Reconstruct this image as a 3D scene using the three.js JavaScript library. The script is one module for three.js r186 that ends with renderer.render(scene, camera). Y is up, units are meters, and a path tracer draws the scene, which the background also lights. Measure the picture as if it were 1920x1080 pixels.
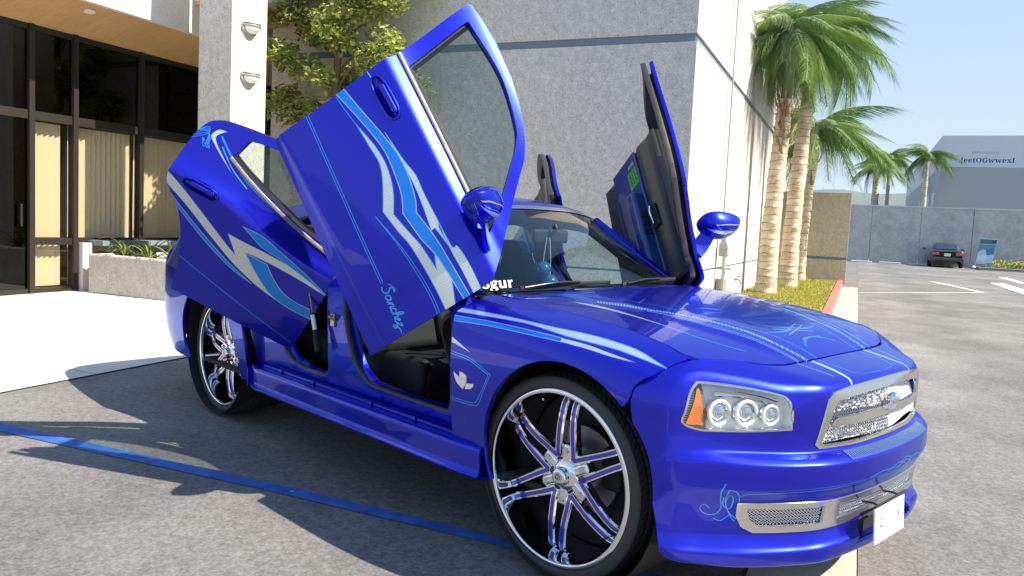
import * as THREE from 'three';
import { mergeGeometries, toCreasedNormals } from 'three/addons/utils/BufferGeometryUtils.js';
import { RoundedBoxGeometry } from 'three/addons/geometries/RoundedBoxGeometry.js';

// ---------------------------------------------------------------- camera, sky, sun, exposure
const scene = new THREE.Scene();
const camera = new THREE.PerspectiveCamera(2 * Math.atan(540 / 1493.9) * 180 / Math.PI, 16 / 9, 0.05, 6000);
{
  const yaw = -2.376, pitch = -0.093, roll = -0.042;
  const f = new THREE.Vector3(Math.cos(pitch) * Math.cos(yaw), Math.sin(pitch), Math.cos(pitch) * Math.sin(yaw));
  camera.position.set(2.014, 1.386, 3.055);
  camera.lookAt(camera.position.clone().add(f));
  camera.rotateZ(-roll);
}
const SUN = new THREE.Vector3(0.64, 0.70, -0.31).normalize();
{
  const W = 512, H = 256, data = new Float32Array(W * H * 4);
  for (let j = 0; j < H; j++) for (let i = 0; i < W; i++) {
    const el = ((j + 0.5) / H - 0.5) * Math.PI, az = ((i + 0.5) / W - 0.5) * 2 * Math.PI;
    const y = Math.sin(el), d = Math.max(0, Math.cos(el) * Math.cos(az) * SUN.x + y * SUN.y + Math.cos(el) * Math.sin(az) * SUN.z);
    const t = Math.pow(Math.max(0, y), 0.55), glow = 0.10 * Math.pow(d, 6);
    const hor = [0.34, 0.40, 0.44], zen = [0.085, 0.18, 0.37], o = (j * W + i) * 4;
    for (let c = 0; c < 3; c++) data[o + c] = y > 0 ? hor[c] + (zen[c] - hor[c]) * t + glow * (c === 2 ? 0.8 : 1) : [0.2, 0.2, 0.2][c];
    data[o + 3] = 1;
  }
  const sky = new THREE.DataTexture(data, W, H, THREE.RGBAFormat, THREE.FloatType);
  sky.mapping = THREE.EquirectangularReflectionMapping; sky.magFilter = THREE.LinearFilter; sky.needsUpdate = true;
  scene.background = sky; scene.environment = sky;
}
const sun = new THREE.DirectionalLight(0xfff3e0, 4.2);
sun.name = 'sun'; sun.position.copy(SUN).multiplyScalar(60); sun.castShadow = true;
sun.shadow.mapSize.set(4096, 4096);
Object.assign(sun.shadow.camera, { left: -30, right: 30, top: 30, bottom: -30, near: 1, far: 160 });
scene.add(sun, sun.target);
const renderer = new THREE.WebGLRenderer({ antialias: true });
renderer.toneMapping = THREE.LinearToneMapping;
renderer.toneMappingExposure = 2.5;
renderer.shadowMap.enabled = true;
//scene.fog = new THREE.FogExp2(0xcfe2f5, 0.0022);

// ---------------------------------------------------------------- small library
const V = (x, y, z) => new THREE.Vector3(x, y, z);
const clamp = (x, a, b) => Math.min(b, Math.max(a, x));
const mix = (a, b, t) => a + (b - a) * t;
const sstep = (a, b, x) => { const t = clamp((x - a) / (b - a), 0, 1); return t * t * (3 - 2 * t); };
function rng(seed) { let s = seed | 0; return () => { s = (s + 0x6d2b79f5) | 0; let t = Math.imul(s ^ (s >>> 15), 1 | s); t = (t + Math.imul(t ^ (t >>> 7), 61 | t)) ^ t; return ((t ^ (t >>> 14)) >>> 0) / 4294967296; }; }
function slopes(x, y) {                       // monotone (Fritsch-Carlson) slopes
  const n = x.length, d = [], m = new Array(n).fill(0);
  for (let i = 0; i < n - 1; i++) d.push((y[i + 1] - y[i]) / (x[i + 1] - x[i]));
  if (n === 2) return [d[0], d[0]];
  for (let i = 1; i < n - 1; i++) {
    if (d[i - 1] * d[i] <= 0) continue;
    const h0 = x[i] - x[i - 1], h1 = x[i + 1] - x[i], w1 = 2 * h1 + h0, w2 = h1 + 2 * h0;
    m[i] = (w1 + w2) / (w1 / d[i - 1] + w2 / d[i]);
  }
  m[0] = d[0]; m[n - 1] = d[n - 2];
  return m;
}
function pchip(x, y) {
  const m = slopes(x, y), n = x.length;
  return (t) => {
    if (t <= x[0]) return y[0] + m[0] * (t - x[0]);
    if (t >= x[n - 1]) return y[n - 1] + m[n - 1] * (t - x[n - 1]);
    let i = 0; while (t > x[i + 1]) i++;
    const h = x[i + 1] - x[i], s = (t - x[i]) / h, a = s * s * (3 - 2 * s);
    return y[i] * (1 - a) + y[i + 1] * a + h * m[i] * s * (1 - s) * (1 - s) - h * m[i + 1] * s * s * (1 - s);
  };
}
// surface through rows of points: rows[i][k] = [x, y, z]; ku are the rows' knots, kv the columns'
function loft(rows, ku, kv) {
  const R = rows.map((r) => [0, 1, 2].map((c) => pchip(kv, r.map((p) => p[c]))));
  const memo = new Map();
  return (u, v) => {
    let g = memo.get(v);
    if (!g) { g = [0, 1, 2].map((c) => pchip(ku, R.map((r) => r[c](v)))); memo.set(v, g); }
    return [g[0](u), g[1](u), g[2](u)];
  };
}
function sdPoly(P) {                          // signed distance to a polygon, negative inside
  return (x, y) => {
    let d = 1e9, s = 1;
    for (let i = 0, j = P.length - 1, n = P.length; i < n; j = i, i++) {
      const ex = P[j][0] - P[i][0], ey = P[j][1] - P[i][1], wx = x - P[i][0], wy = y - P[i][1];
      const t = clamp((wx * ex + wy * ey) / (ex * ex + ey * ey || 1), 0, 1), bx = wx - ex * t, by = wy - ey * t;
      d = Math.min(d, bx * bx + by * by);
      const c1 = y >= P[i][1], c2 = y < P[j][1], c3 = ex * wy > ey * wx;
      if ((c1 && c2 && c3) || (!c1 && !c2 && !c3)) s = -s;
    }
    return s * Math.sqrt(d);
  };
}
function splinePoly(P, per = 6, sharp = []) {  // closed smooth outline through points; indices in sharp stay corners
  const n = P.length, out = [];
  for (let i = 0; i < n; i++) {
    const a = P[(i - 1 + n) % n], b = P[i], c = P[(i + 1) % n], e = P[(i + 2) % n];
    for (let k = 0; k < per; k++) {
      const t = k / per, h = 0.5, p = [0, 1].map((q) => {
        const m0 = sharp.includes(i) ? (c[q] - b[q]) : (c[q] - a[q]) * h, m1 = sharp.includes((i + 1) % n) ? (c[q] - b[q]) : (e[q] - b[q]) * h;
        return (2 * t ** 3 - 3 * t ** 2 + 1) * b[q] + (t ** 3 - 2 * t ** 2 + t) * m0 + (-2 * t ** 3 + 3 * t ** 2) * c[q] + (t ** 3 - t ** 2) * m1;
      });
      out.push(p);
    }
  }
  return out;
}
function geo(pos, nor, uv, idx) {
  const g = new THREE.BufferGeometry();
  g.setAttribute('position', new THREE.Float32BufferAttribute(pos, 3));
  if (nor) g.setAttribute('normal', new THREE.Float32BufferAttribute(nor, 3));
  g.setAttribute('uv', new THREE.Float32BufferAttribute(uv || new Array(pos.length / 3 * 2).fill(0), 2));
  if (idx) g.setIndex(idx);
  if (!nor) g.computeVertexNormals();
  return g;
}
// a curved panel: the grid f(u, v) trimmed where sd(point, u, v) > 0, with turned edges of depth `thick` and a back skin
function sheet({ f, u, v, nu, nv, sd, thick = 0, uv, flip = false, off = 0, back = true, edge = 0.5 }) {
  const P = [], N = [], D = [], T = [], W = nv + 1, id = (i, j) => i * W + j, g0 = [];
  for (let i = 0; i <= nu; i++) for (let j = 0; j <= nv; j++) g0.push(f(mix(u[0], u[1], i / nu), mix(v[0], v[1], j / nv)));
  for (let i = 0; i <= nu; i++) for (let j = 0; j <= nv; j++) {
    const a = g0[id(Math.min(i + 1, nu), j)], b = g0[id(Math.max(i - 1, 0), j)], c = g0[id(i, Math.min(j + 1, nv))], e = g0[id(i, Math.max(j - 1, 0))];
    const ux = a[0] - b[0], uy = a[1] - b[1], uz = a[2] - b[2], vx = c[0] - e[0], vy = c[1] - e[1], vz = c[2] - e[2];
    let nx = uy * vz - uz * vy, ny = uz * vx - ux * vz, nz = ux * vy - uy * vx, l = Math.hypot(nx, ny, nz) || 1;
    if (flip) l = -l;
    nx /= l; ny /= l; nz /= l;
    const p = g0[id(i, j)], uu = mix(u[0], u[1], i / nu), vv = mix(v[0], v[1], j / nv);
    P.push([p[0] + nx * off, p[1] + ny * off, p[2] + nz * off]); N.push([nx, ny, nz]);
    D.push(sd ? sd(p, uu, vv) : -1); T.push(uv ? uv(p, uu, vv) : [i / nu, j / nv]);
  }
  const tri = [], cut = new Map();
  const lerpA = (a, b, t) => a.map((x, k) => x + (b[k] - x) * t);
  const cross = (a, b) => {
    const key = a < b ? a * 4194304 + b : b * 4194304 + a;
    if (cut.has(key)) return cut.get(key);
    const t = clamp(D[a] / (D[a] - D[b]), 0.02, 0.98), k = P.length;
    P.push(lerpA(P[a], P[b], t)); T.push(lerpA(T[a], T[b], t)); D.push(0);
    const n = lerpA(N[a], N[b], t), l = Math.hypot(...n) || 1; N.push(n.map((x) => x / l));
    cut.set(key, k); return k;
  };
  const put = (a, b, c) => {
    const q = [a, b, c], poly = [];
    for (let k = 0; k < 3; k++) {
      const s = q[k], e = q[(k + 1) % 3];
      if (D[s] < 0) poly.push(s);
      if ((D[s] < 0) !== (D[e] < 0)) poly.push(cross(s, e));
    }
    for (let k = 2; k < poly.length; k++) flip ? tri.push([poly[0], poly[k], poly[k - 1]]) : tri.push([poly[0], poly[k - 1], poly[k]]);
  };
  for (let i = 0; i < nu; i++) for (let j = 0; j < nv; j++) {
    const a = id(i, j), b = id(i + 1, j), c = id(i + 1, j + 1), e = id(i, j + 1);
    if (D[a] >= 0 && D[b] >= 0 && D[c] >= 0 && D[e] >= 0) continue;
    if ((i + j) & 1) { put(a, b, c); put(a, c, e); } else { put(a, b, e); put(b, c, e); }
  }
  const pos = [], nor = [], tex = [], idx = [];
  const add = (p, n, t) => { pos.push(...p); nor.push(...n); tex.push(...t); return pos.length / 3 - 1; };
  const map = new Map(), back_ = new Map();
  const front = (k) => { if (!map.has(k)) map.set(k, add(P[k], N[k], T[k])); return map.get(k); };
  for (const t of tri) idx.push(front(t[0]), front(t[1]), front(t[2]));
  if (thick) {
    const inn = (k) => P[k].map((x, c) => x - N[k][c] * thick);
    const behind = (k) => { if (!back_.has(k)) back_.set(k, add(inn(k), N[k].map((x) => -x), T[k])); return back_.get(k); };
    if (back) for (const t of tri) idx.push(behind(t[0]), behind(t[2]), behind(t[1]));
    const seen = new Set();
    for (const t of tri) for (let k = 0; k < 3; k++) seen.add(t[k] * 4194304 + t[(k + 1) % 3]);
    for (const t of tri) for (let k = 0; k < 3; k++) {
      const a = t[k], b = t[(k + 1) % 3];
      if (seen.has(b * 4194304 + a)) continue;
      const e = P[b].map((x, c) => x - P[a][c]), n = N[a], o = [e[1] * n[2] - e[2] * n[1], e[2] * n[0] - e[0] * n[2], e[0] * n[1] - e[1] * n[0]], l = Math.hypot(...o) || 1;
      const no = (q) => { const r = o.map((x, c) => x / l + N[q][c] * edge), m = Math.hypot(...r); return r.map((x) => x / m); };
      const oo = o.map((x) => x / l);
      const A = add(P[a], no(a), T[a]), B = add(P[b], no(b), T[b]), Cc = add(inn(b), oo, T[b]), E = add(inn(a), oo, T[a]);
      idx.push(A, E, B, B, E, Cc);
    }
  }
  return geo(pos, nor, tex, idx);
}
function norm(g) { if (!g.index) { const n = g.attributes.position.count; g.setIndex([...Array(n).keys()]); } if (!g.attributes.uv) g.setAttribute('uv', new THREE.Float32BufferAttribute(new Float32Array(g.attributes.position.count * 2), 2)); for (const k of Object.keys(g.attributes)) if (!['position', 'normal', 'uv'].includes(k)) g.deleteAttribute(k); return g; }
const mg = (list) => list.length === 1 ? list[0] : mergeGeometries(list.map(norm), false);
function mirrorZ(g) {
  const c = norm(g.clone()), p = c.attributes.position, n = c.attributes.normal, i = c.index.array.slice();
  for (let k = 0; k < p.count; k++) { p.setZ(k, -p.getZ(k)); n.setZ(k, -n.getZ(k)); }
  for (let k = 0; k < i.length; k += 3) { const t = i[k]; i[k] = i[k + 1]; i[k + 1] = t; }
  c.setIndex([...i]); return c;
}
const move = (g, x, y, z) => g.translate(x, y, z);
function bx(w, h, d, x = 0, y = 0, z = 0, r = 0) { const g = r ? new RoundedBoxGeometry(w, h, d, 2, r) : new THREE.BoxGeometry(w, h, d); return norm(g).translate(x, y, z); }
function tube(pts, r, seg = 32, rad = 8, closed = false) { return new THREE.TubeGeometry(new THREE.CatmullRomCurve3(pts.map((p) => V(...p)), closed, 'centripetal'), seg, r, rad, closed); }
function cyl(r0, r1, h, seg = 24, open = false) { return new THREE.CylinderGeometry(r0, r1, h, seg, 1, open); }
// sweep a closed 2-D profile [[side, up], ...] along points with a given up direction; scale(t) shrinks the profile
function sweep(pts, prof, up, scale = () => 1, caps = true, crease = 0.6) {
  const pos = [], uv = [], idx = [], n = prof.length, U = V(...up);
  pts.forEach((p, i) => {
    const a = V(...pts[Math.max(0, i - 1)]), b = V(...pts[Math.min(pts.length - 1, i + 1)]), t = b.sub(a).normalize();
    const s = V().crossVectors(t, U).normalize(), u = V().crossVectors(s, t).normalize(), k = scale(i / (pts.length - 1));
    for (const q of prof) { pos.push(p[0] + (s.x * q[0] + u.x * q[1]) * k, p[1] + (s.y * q[0] + u.y * q[1]) * k, p[2] + (s.z * q[0] + u.z * q[1]) * k); uv.push(i, 0); }
  });
  for (let i = 0; i < pts.length - 1; i++) for (let j = 0; j < n; j++) { const a = i * n + j, b = i * n + (j + 1) % n; idx.push(a, b, a + n, b, b + n, a + n); }
  if (caps) { const L = (pts.length - 1) * n; for (let j = 1; j < n - 1; j++) { idx.push(0, j + 1, j); idx.push(L, L + j, L + j + 1); } }
  const g = geo(pos, null, uv, idx);
  return norm(crease ? toCreasedNormals(g, crease) : g);
}
function lathe(prof, seg = 64) { return new THREE.LatheGeometry(prof.map((p) => new THREE.Vector2(p[0], p[1])), seg); }  // profile [r, y], axis y

// names, labels, adding
const used = new Map();
function numbered(n) { const k = used.get(n) || 0; used.set(n, k + 1); return k ? n + '_' + String(k).padStart(3, '0') : n; }
function tag(o, label, category, group) { o.userData.label = label; o.userData.category = category; if (group) o.userData.group = group; return o; }
function thing(name, label, category, pos = [0, 0, 0], turn = 0, group) {
  const o = new THREE.Group(); o.name = numbered(name); o.position.set(...pos); o.rotation.y = turn; scene.add(o);
  return tag(o, label, category, group);
}
function part(parent, name, g, m, label, kind) {
  const o = new THREE.Mesh(Array.isArray(g) ? mg(g) : g, m); o.name = name; o.castShadow = o.receiveShadow = true;
  if (label) o.userData.label = label; if (kind) o.userData.kind = kind;
  parent.add(o); return o;
}
function sub(parent, name, label) { const o = new THREE.Group(); o.name = name; if (label) o.userData.label = label; parent.add(o); return o; }
function structure(name, g, m) { const o = part(scene, numbered(name), g, m); o.userData.kind = 'structure'; return o; }

// textures
function noise2(seed, per) {                  // tileable value noise, period `per` cells
  const r = rng(seed), t = new Float32Array(per * per); for (let i = 0; i < t.length; i++) t[i] = r();
  return (x, y) => {
    let ix = Math.floor(x), iy = Math.floor(y); const fx = x - ix, fy = y - iy, a = fx * fx * (3 - 2 * fx), b = fy * fy * (3 - 2 * fy);
    ix = ((ix % per) + per) % per; iy = ((iy % per) + per) % per; const jx = (ix + 1) % per, jy = (iy + 1) % per;
    return mix(mix(t[iy * per + ix], t[iy * per + jx], a), mix(t[jy * per + ix], t[jy * per + jx], a), b);
  };
}
function dataTex(n, fn, repeat = 1, srgb = true) {
  const d = new Uint8Array(n * n * 4);
  for (let y = 0; y < n; y++) for (let x = 0; x < n; x++) { const c = fn(x / n, y / n), o = (y * n + x) * 4; d[o] = clamp(c[0], 0, 255); d[o + 1] = clamp(c[1], 0, 255); d[o + 2] = clamp(c[2], 0, 255); d[o + 3] = 255; }
  const t = new THREE.DataTexture(d, n, n); t.wrapS = t.wrapT = THREE.RepeatWrapping; t.magFilter = THREE.LinearFilter; t.minFilter = THREE.LinearMipmapLinearFilter; t.generateMipmaps = true;
  if (srgb) t.colorSpace = THREE.SRGBColorSpace; t.repeat.set(repeat, repeat); t.needsUpdate = true; return t;
}
function canvasTex(w, h, draw) {
  const c = document.createElement('canvas'); c.width = w; c.height = h; const x = c.getContext('2d'); draw(x, w, h);
  const t = new THREE.CanvasTexture(c); t.colorSpace = THREE.SRGBColorSpace; t.wrapS = t.wrapT = THREE.ClampToEdgeWrapping; return t;
}
const std = (o) => new THREE.MeshStandardMaterial(o), phy = (o) => new THREE.MeshPhysicalMaterial(o);
const lin = (r, g, b) => new THREE.Color().setRGB(r, g, b);

// site axes: a to the right of the lot (across), s away along the kerb and building lines, h up; the lot falls gently away beyond s = 4
const FALL = 0.0136, GA = V(-0.38881205, -FALL, -0.9213171).normalize(), NA = V(0.9213171, 0, -0.38881205), UA = V().crossVectors(GA, NA).normalize();
if (UA.y < 0) UA.negate();
const LOW = -0.018, SITE_O = V(0, FALL * 4 + LOW, 0);
const S = (a, h, s) => SITE_O.clone().addScaledVector(NA, a).addScaledVector(UA, h).addScaledVector(GA, s);
const SITE_Q = new THREE.Quaternion().setFromRotationMatrix(new THREE.Matrix4().makeBasis(NA, UA, GA.clone().negate()));
const gy = (s) => s < 4 ? LOW : LOW - FALL * (Math.min(s, 90) - 4);
const G = (a, s, up = 0) => { const p = S(a, 0, s); return [p.x, gy(s) + up, p.z]; };
// a thing whose own axes are the site's: local x = a, y = h, z = -s, measured from its base
function siteThing(name, label, category, a, h, s, group) {
  const o = thing(name, label, category, S(a, h, s).toArray(), 0, group); o.quaternion.copy(SITE_Q); o.userData.base = undefined; delete o.userData.base;
  const B = (a0, a1, h0, h1, s0, s1, r = 0) => bx(Math.abs(a1 - a0), Math.abs(h1 - h0), Math.abs(s1 - s0), (a0 + a1) / 2 - a, (h0 + h1) / 2 - h, -((s0 + s1) / 2 - s), r);
  return [o, B];
}
const boxUV = (g, k = 1) => {                 // uv in metres by the face's main axis
  g = g.index ? g.toNonIndexed() : g; g.computeVertexNormals(); const p = g.attributes.position, n = g.attributes.normal, t = [];
  for (let i = 0; i < p.count; i++) { const ax = Math.abs(n.getX(i)), ay = Math.abs(n.getY(i)), az = Math.abs(n.getZ(i)); ay >= ax && ay >= az ? t.push(p.getX(i) * k, p.getZ(i) * k) : ax >= az ? t.push(p.getZ(i) * k, p.getY(i) * k) : t.push(p.getX(i) * k, p.getY(i) * k); }
  g.setAttribute('uv', new THREE.Float32BufferAttribute(t, 2)); return norm(g);
};

// ---------------------------------------------------------------- ground and surfaces
const n8 = noise2(1, 8), n32 = noise2(2, 32), n128 = noise2(3, 128), n512 = noise2(4, 512), n1k = noise2(5, 1024);
const asphaltTex = (seed, base, spread, warm) => {
  const r = rng(seed), L = noise2(seed + 1, 6), M = noise2(seed + 2, 24), H = noise2(seed + 3, 300), K = noise2(seed + 4, 900);
  return dataTex(2048, (x, y) => {
    const big = L(x * 6, y * 6) * 0.55 + M(x * 24, y * 24) * 0.45, st = noiseStreak(x, y), g = H(x * 300, y * 300), k = K(x * 900, y * 900);
    let v = base + (big - 0.5) * spread + (g - 0.5) * 16 + (k - 0.5) * 30 + (st - 0.5) * spread * 0.5;
    if (r() < 0.006) v += 55 * r(); if (r() < 0.02) v -= 25 * r();
    return [v + warm, v + warm * 0.35, v - warm * 0.6];
  });
};
const nsA = noise2(31, 12), nsB = noise2(32, 48);
function noiseStreak(x, y) { return nsA(x * 12, y * 3) * 0.6 + nsB(x * 48, y * 12) * 0.4; }
const asphaltA = asphaltTex(11, 109, 26, 2), asphaltB = asphaltTex(12, 112, 40, 2);
const M = {};
M.asphalt = std({ map: asphaltA, roughness: 0.92, bumpMap: asphaltA, bumpScale: 0.004 });
M.asphaltLight = std({ map: asphaltB, roughness: 0.95, bumpMap: asphaltB, bumpScale: 0.003 });
const concreteT = dataTex(1024, (x, y) => { const v = 196 + (n8(x * 8, y * 8) - 0.5) * 26 + (n32(x * 32, y * 32) - 0.5) * 14 + (n512(x * 512, y * 512) - 0.5) * 16; return [v + 4, v, v - 10]; });
M.concrete = std({ map: concreteT, roughness: 0.9, bumpMap: concreteT, bumpScale: 0.001 });
const gutterT = dataTex(1024, (x, y) => { const v = 176 + (n8(x * 8, y * 8) - 0.5) * 40 + (n32(x * 32, y * 32) - 0.5) * 22 + (n512(x * 512, y * 512) - 0.5) * 22; return [v + 6, v - 2, v - 18]; });
M.gutter = std({ map: gutterT, roughness: 0.92 });
// exposed-aggregate wall: beige ground with dark and light stones
const wallT = (() => {
  const r = rng(77), spots = []; for (let i = 0; i < 2600; i++) spots.push([r(), r(), 0.0009 + r() * r() * 0.0032, r()]);
  const n = 1024, grid = new Map(), cell = 64; spots.forEach((s) => { const k = Math.floor(s[0] * cell) + ',' + Math.floor(s[1] * cell); grid.has(k) ? grid.get(k).push(s) : grid.set(k, [s]); });
  return dataTex(n, (x, y) => {
    let v = 194 + (n32(x * 32, y * 32) - 0.5) * 16 + (n128(x * 128, y * 128) - 0.5) * 22 + (n512(x * 512, y * 512) - 0.5) * 44, w = 1;
    const cx = Math.floor(x * cell), cy = Math.floor(y * cell);
    for (let i = -1; i <= 1; i++) for (let j = -1; j <= 1; j++) for (const s of grid.get(((cx + i + cell) % cell) + ',' + ((cy + j + cell) % cell)) || []) {
      const dx = Math.abs(x - s[0]), dy = Math.abs(y - s[1]), d = Math.hypot(Math.min(dx, 1 - dx), Math.min(dy, 1 - dy));
      if (d < s[2]) { v = s[3] < 0.75 ? mix(118, 152, s[3]) : 205; w = 0.8; }
    }
    return [v + 2 * w, v - 2 * w, v - 9 * w];
  });
})();
M.wall = std({ map: wallT, roughness: 0.95, bumpMap: wallT, bumpScale: 0.003 });
M.reveal = std({ color: lin(0.16, 0.22, 0.27), roughness: 0.8 });
M.white = std({ color: lin(0.78, 0.77, 0.74), roughness: 0.8 });
M.linePaint = std({ map: dataTex(512, (x, y) => { const v = 214 + (n32(x * 32, y * 32) - 0.5) * 30 + (n128(x * 128, y * 128) > 0.8 ? -70 : 0) + (n512(x * 512, y * 512) - 0.5) * 30; return [v, v, v - 8]; }), roughness: 0.85 });
M.bluePaint = std({ map: dataTex(512, (x, y) => { const w = n128(x * 128, y * 128) > 0.83 || n512(x * 512, y * 512) > 0.93; const k = (n32(x * 32, y * 32) - 0.5) * 30; return w ? [80, 84, 92] : [32 + k * 0.5, 92 + k, 172 + k]; }), roughness: 0.8 });
M.redCurb = std({ map: dataTex(512, (x, y) => { const w = n32(x * 32, y * 32) * 0.6 + n128(x * 128, y * 128) * 0.4, k = (n512(x * 512, y * 512) - 0.5) * 26; return w > 0.62 ? [178 + k, 140 + k, 128 + k] : [176 + k, 92 + k, 86 + k]; }), roughness: 0.9 });
M.soil = std({ color: lin(0.09, 0.06, 0.035), roughness: 1 });

// strips of ground in (a, s), bent where the lot bends
function strip(a0, a1, s0, s1, up, k = 0.125) {
  const ss = [s0, ...[4, 90].filter((q) => q > s0 && q < s1), s1], aa = [a0, a1], pos = [], uv = [], idx = [];
  const n = Math.max(1, Math.ceil(Math.abs(a1 - a0) / 60)); const as = [...Array(n + 1).keys()].map((i) => mix(aa[0], aa[1], i / n));
  for (const s of ss) for (const a of as) { const p = G(a, s, up); pos.push(...p); uv.push(a * k, s * k); }
  const w = as.length;
  for (let i = 0; i < ss.length - 1; i++) for (let j = 0; j < w - 1; j++) { const q = i * w + j; idx.push(q, q + 1, q + w, q + 1, q + w + 1, q + w); }
  const g = geo(pos, null, uv, idx); if (g.attributes.normal.getY(0) < 0) { const ia = g.index.array; for (let i = 0; i < ia.length; i += 3) { const t = ia[i]; ia[i] = ia[i + 1]; ia[i + 1] = t; } g.computeVertexNormals(); }
  return g;
}
structure('ground', strip(-900, 900, -700, 2600, 0), M.asphalt);
structure('parking_lot', strip(0.77, 200, -60, 300, 0.004), M.asphaltLight);
structure('gutter', [strip(0.36, 0.765, -30, 8.2, 0.006, 0.4), strip(0.36, 0.765, 8.212, 13.9, 0.006, 0.4), strip(0.36, 0.765, 13.912, 20.0, 0.006, 0.4)], M.gutter);
{
  const slabs = [];
  for (let i = 0; i < 6; i++) for (let j = 0; j < 2; j++) slabs.push(strip(-9.9 + j * 2.58, -7.325 + j * 2.58, -12 + i * 3.2, -8.806 + i * 3.2, 0.012 + 0.0005 * ((i + j) % 2), 0.3));
  structure('pavement', slabs, M.concrete);
  structure('path', strip(-4.74, -1.5, 5.9, 7.28, 0.02, 0.3), M.concrete);
}
// painted lines on the lots
function lineQuad(pts, up) { const p = pts.map(([a, s]) => G(a, s, up)), g = geo(p.flat(), null, pts.map(([a, s]) => [a, s]).flat(), [0, 1, 2, 0, 2, 3]); return g; }
function flat(g) { const n = g.attributes.normal; if (n.getY(0) < 0) { const ia = g.index.array; for (let i = 0; i < ia.length; i += 3) { const t = ia[i]; ia[i] = ia[i + 1]; ia[i + 1] = t; } g.computeVertexNormals(); } return g; }
function lineThing(name, label, pts, m, up = 0.008) { const o = part(scene, numbered(name), flat(lineQuad(pts, up)), m); tag(o, label, 'painted line'); return o; }
lineThing('parking_line', 'long thin white line running across the far lot beside the low wall', [[0.8, 17.78], [4.05, 21.9], [4.02, 22.08], [0.8, 17.92]], M.linePaint);
lineThing('parking_line', 'slanting white line on the far lot that meets the long thin line', [[3.02, 27.2], [3.2, 27.0], [4.12, 21.8], [3.9, 22.1]], M.linePaint);
lineThing('parking_line', 'broad white line at the right edge of the far lot', [[5.1, 29.2], [5.55, 29.2], [5.55, 22.4], [5.05, 22.4]], M.linePaint);
lineThing('parking_line', 'short white line close in front of the planted strip on the far right', [[6.3, 36], [6.62, 36], [6.5, 30.5], [6.2, 30.5]], M.linePaint);
{
  const bl = (x, z) => [x, 0.0045, z], P = [[-9.7, 4.42], [-3.536, 1.99], [-1.637, 1.207], [-0.344, 0.717], [1.6, -0.02], [1.6, 0.06], [-0.30, 0.786], [-1.545, 1.269], [-3.37, 2.037], [-9.65, 4.52]];
  const shape = new THREE.Shape(P.map((p) => new THREE.Vector2(p[0], -p[1]))), g = new THREE.ShapeGeometry(shape); g.rotateX(-Math.PI / 2).translate(0, LOW + 0.0045, 0);
  const p = g.attributes.position, t = []; for (let i = 0; i < p.count; i++) t.push(p.getX(i) * 0.6, p.getZ(i) * 0.6); g.setAttribute('uv', new THREE.Float32BufferAttribute(t, 2));
  tag(part(scene, 'blue_line', g, M.bluePaint), 'worn blue line painted on the dark asphalt running under the blue car', 'painted line');
}

// ---------------------------------------------------------------- right building (concrete panels)
const chunkWall = (B, list) => boxUV(mg(list.map((q) => B(...q))), 0.5);
{
  const [o, B] = siteThing('concrete_building', 'tall pale concrete panel building with a recessed blue band, behind the blue car', 'building', -1.49, 0, 7.27);
  const gap = 0.012;
  const fr = [[-1.49, -8.6]];                                  // front panels, then side panels
  const rowsH = [[0, 0.70], [0.73, 3.84], [3.95, 7.4]];
  for (const [x1, x0] of fr) for (const [h0, h1] of rowsH) part(o, 'panel', chunkWall(B, [[x0 + gap, x1 - (x1 === -1.49 ? 0.004 : gap), h0, h1, 7.27, 7.47]]), M.wall);
  for (const [s0, s1] of [[7.476, 10.05], [10.08, 15.1], [15.13, 20.3], [20.33, 26]]) for (const [h0, h1] of rowsH) part(o, 'panel', chunkWall(B, [[-1.69, -1.49, h0, h1, s0, s1]]), M.wall);
  part(o, 'reveal', [B(-8.6, -1.52, 3.842, 3.948, 7.3, 7.45), B(-1.67, -1.52, 3.842, 3.948, 7.31, 26), B(-8.6, -1.515, 0.702, 0.728, 7.29, 7.45), B(-1.67, -1.515, 0.702, 0.728, 7.31, 26)], M.reveal, 'recessed blue-grey band');
  part(o, 'wall', [B(-8.6, -1.72, 0, 7.3, 7.5, 26)], M.wall);
}
// ---------------------------------------------------------------- left building: glazed entrance front under a wooden soffit
const woodT = dataTex(512, (x, y) => { const b = Math.floor(y * 6), k = n128(x * 20, y * 128 + b * 7) * 26 + n32(x * 6, b * 5) * 22; return [196 + k * 0.4 - 10, 156 + k * 0.4 - 10, 108 + k * 0.35 - 10]; });
M.soffit = std({ map: woodT, roughness: 0.75 });
M.stucco = std({ map: dataTex(512, (x, y) => { const v = 214 + (n128(x * 128, y * 128) - 0.5) * 16 + (n512(x * 512, y * 512) - 0.5) * 16; return [v + 4, v, v - 6]; }), roughness: 0.95 });
M.bronze = std({ color: lin(0.035, 0.03, 0.025), roughness: 0.45, metalness: 0.4 });
M.darkIn = std({ color: lin(0.32, 0.30, 0.26), roughness: 0.9 });
M.tint = phy({ color: lin(0.93, 0.92, 0.88), transmission: 1, thickness: 0, roughness: 0.0, ior: 1.5 });
M.tintDark = phy({ color: lin(0.10, 0.10, 0.10), transmission: 1, thickness: 0, roughness: 0.0, ior: 1.55 });
M.blind = std({ color: lin(0.72, 0.63, 0.46), roughness: 0.85 });
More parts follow.
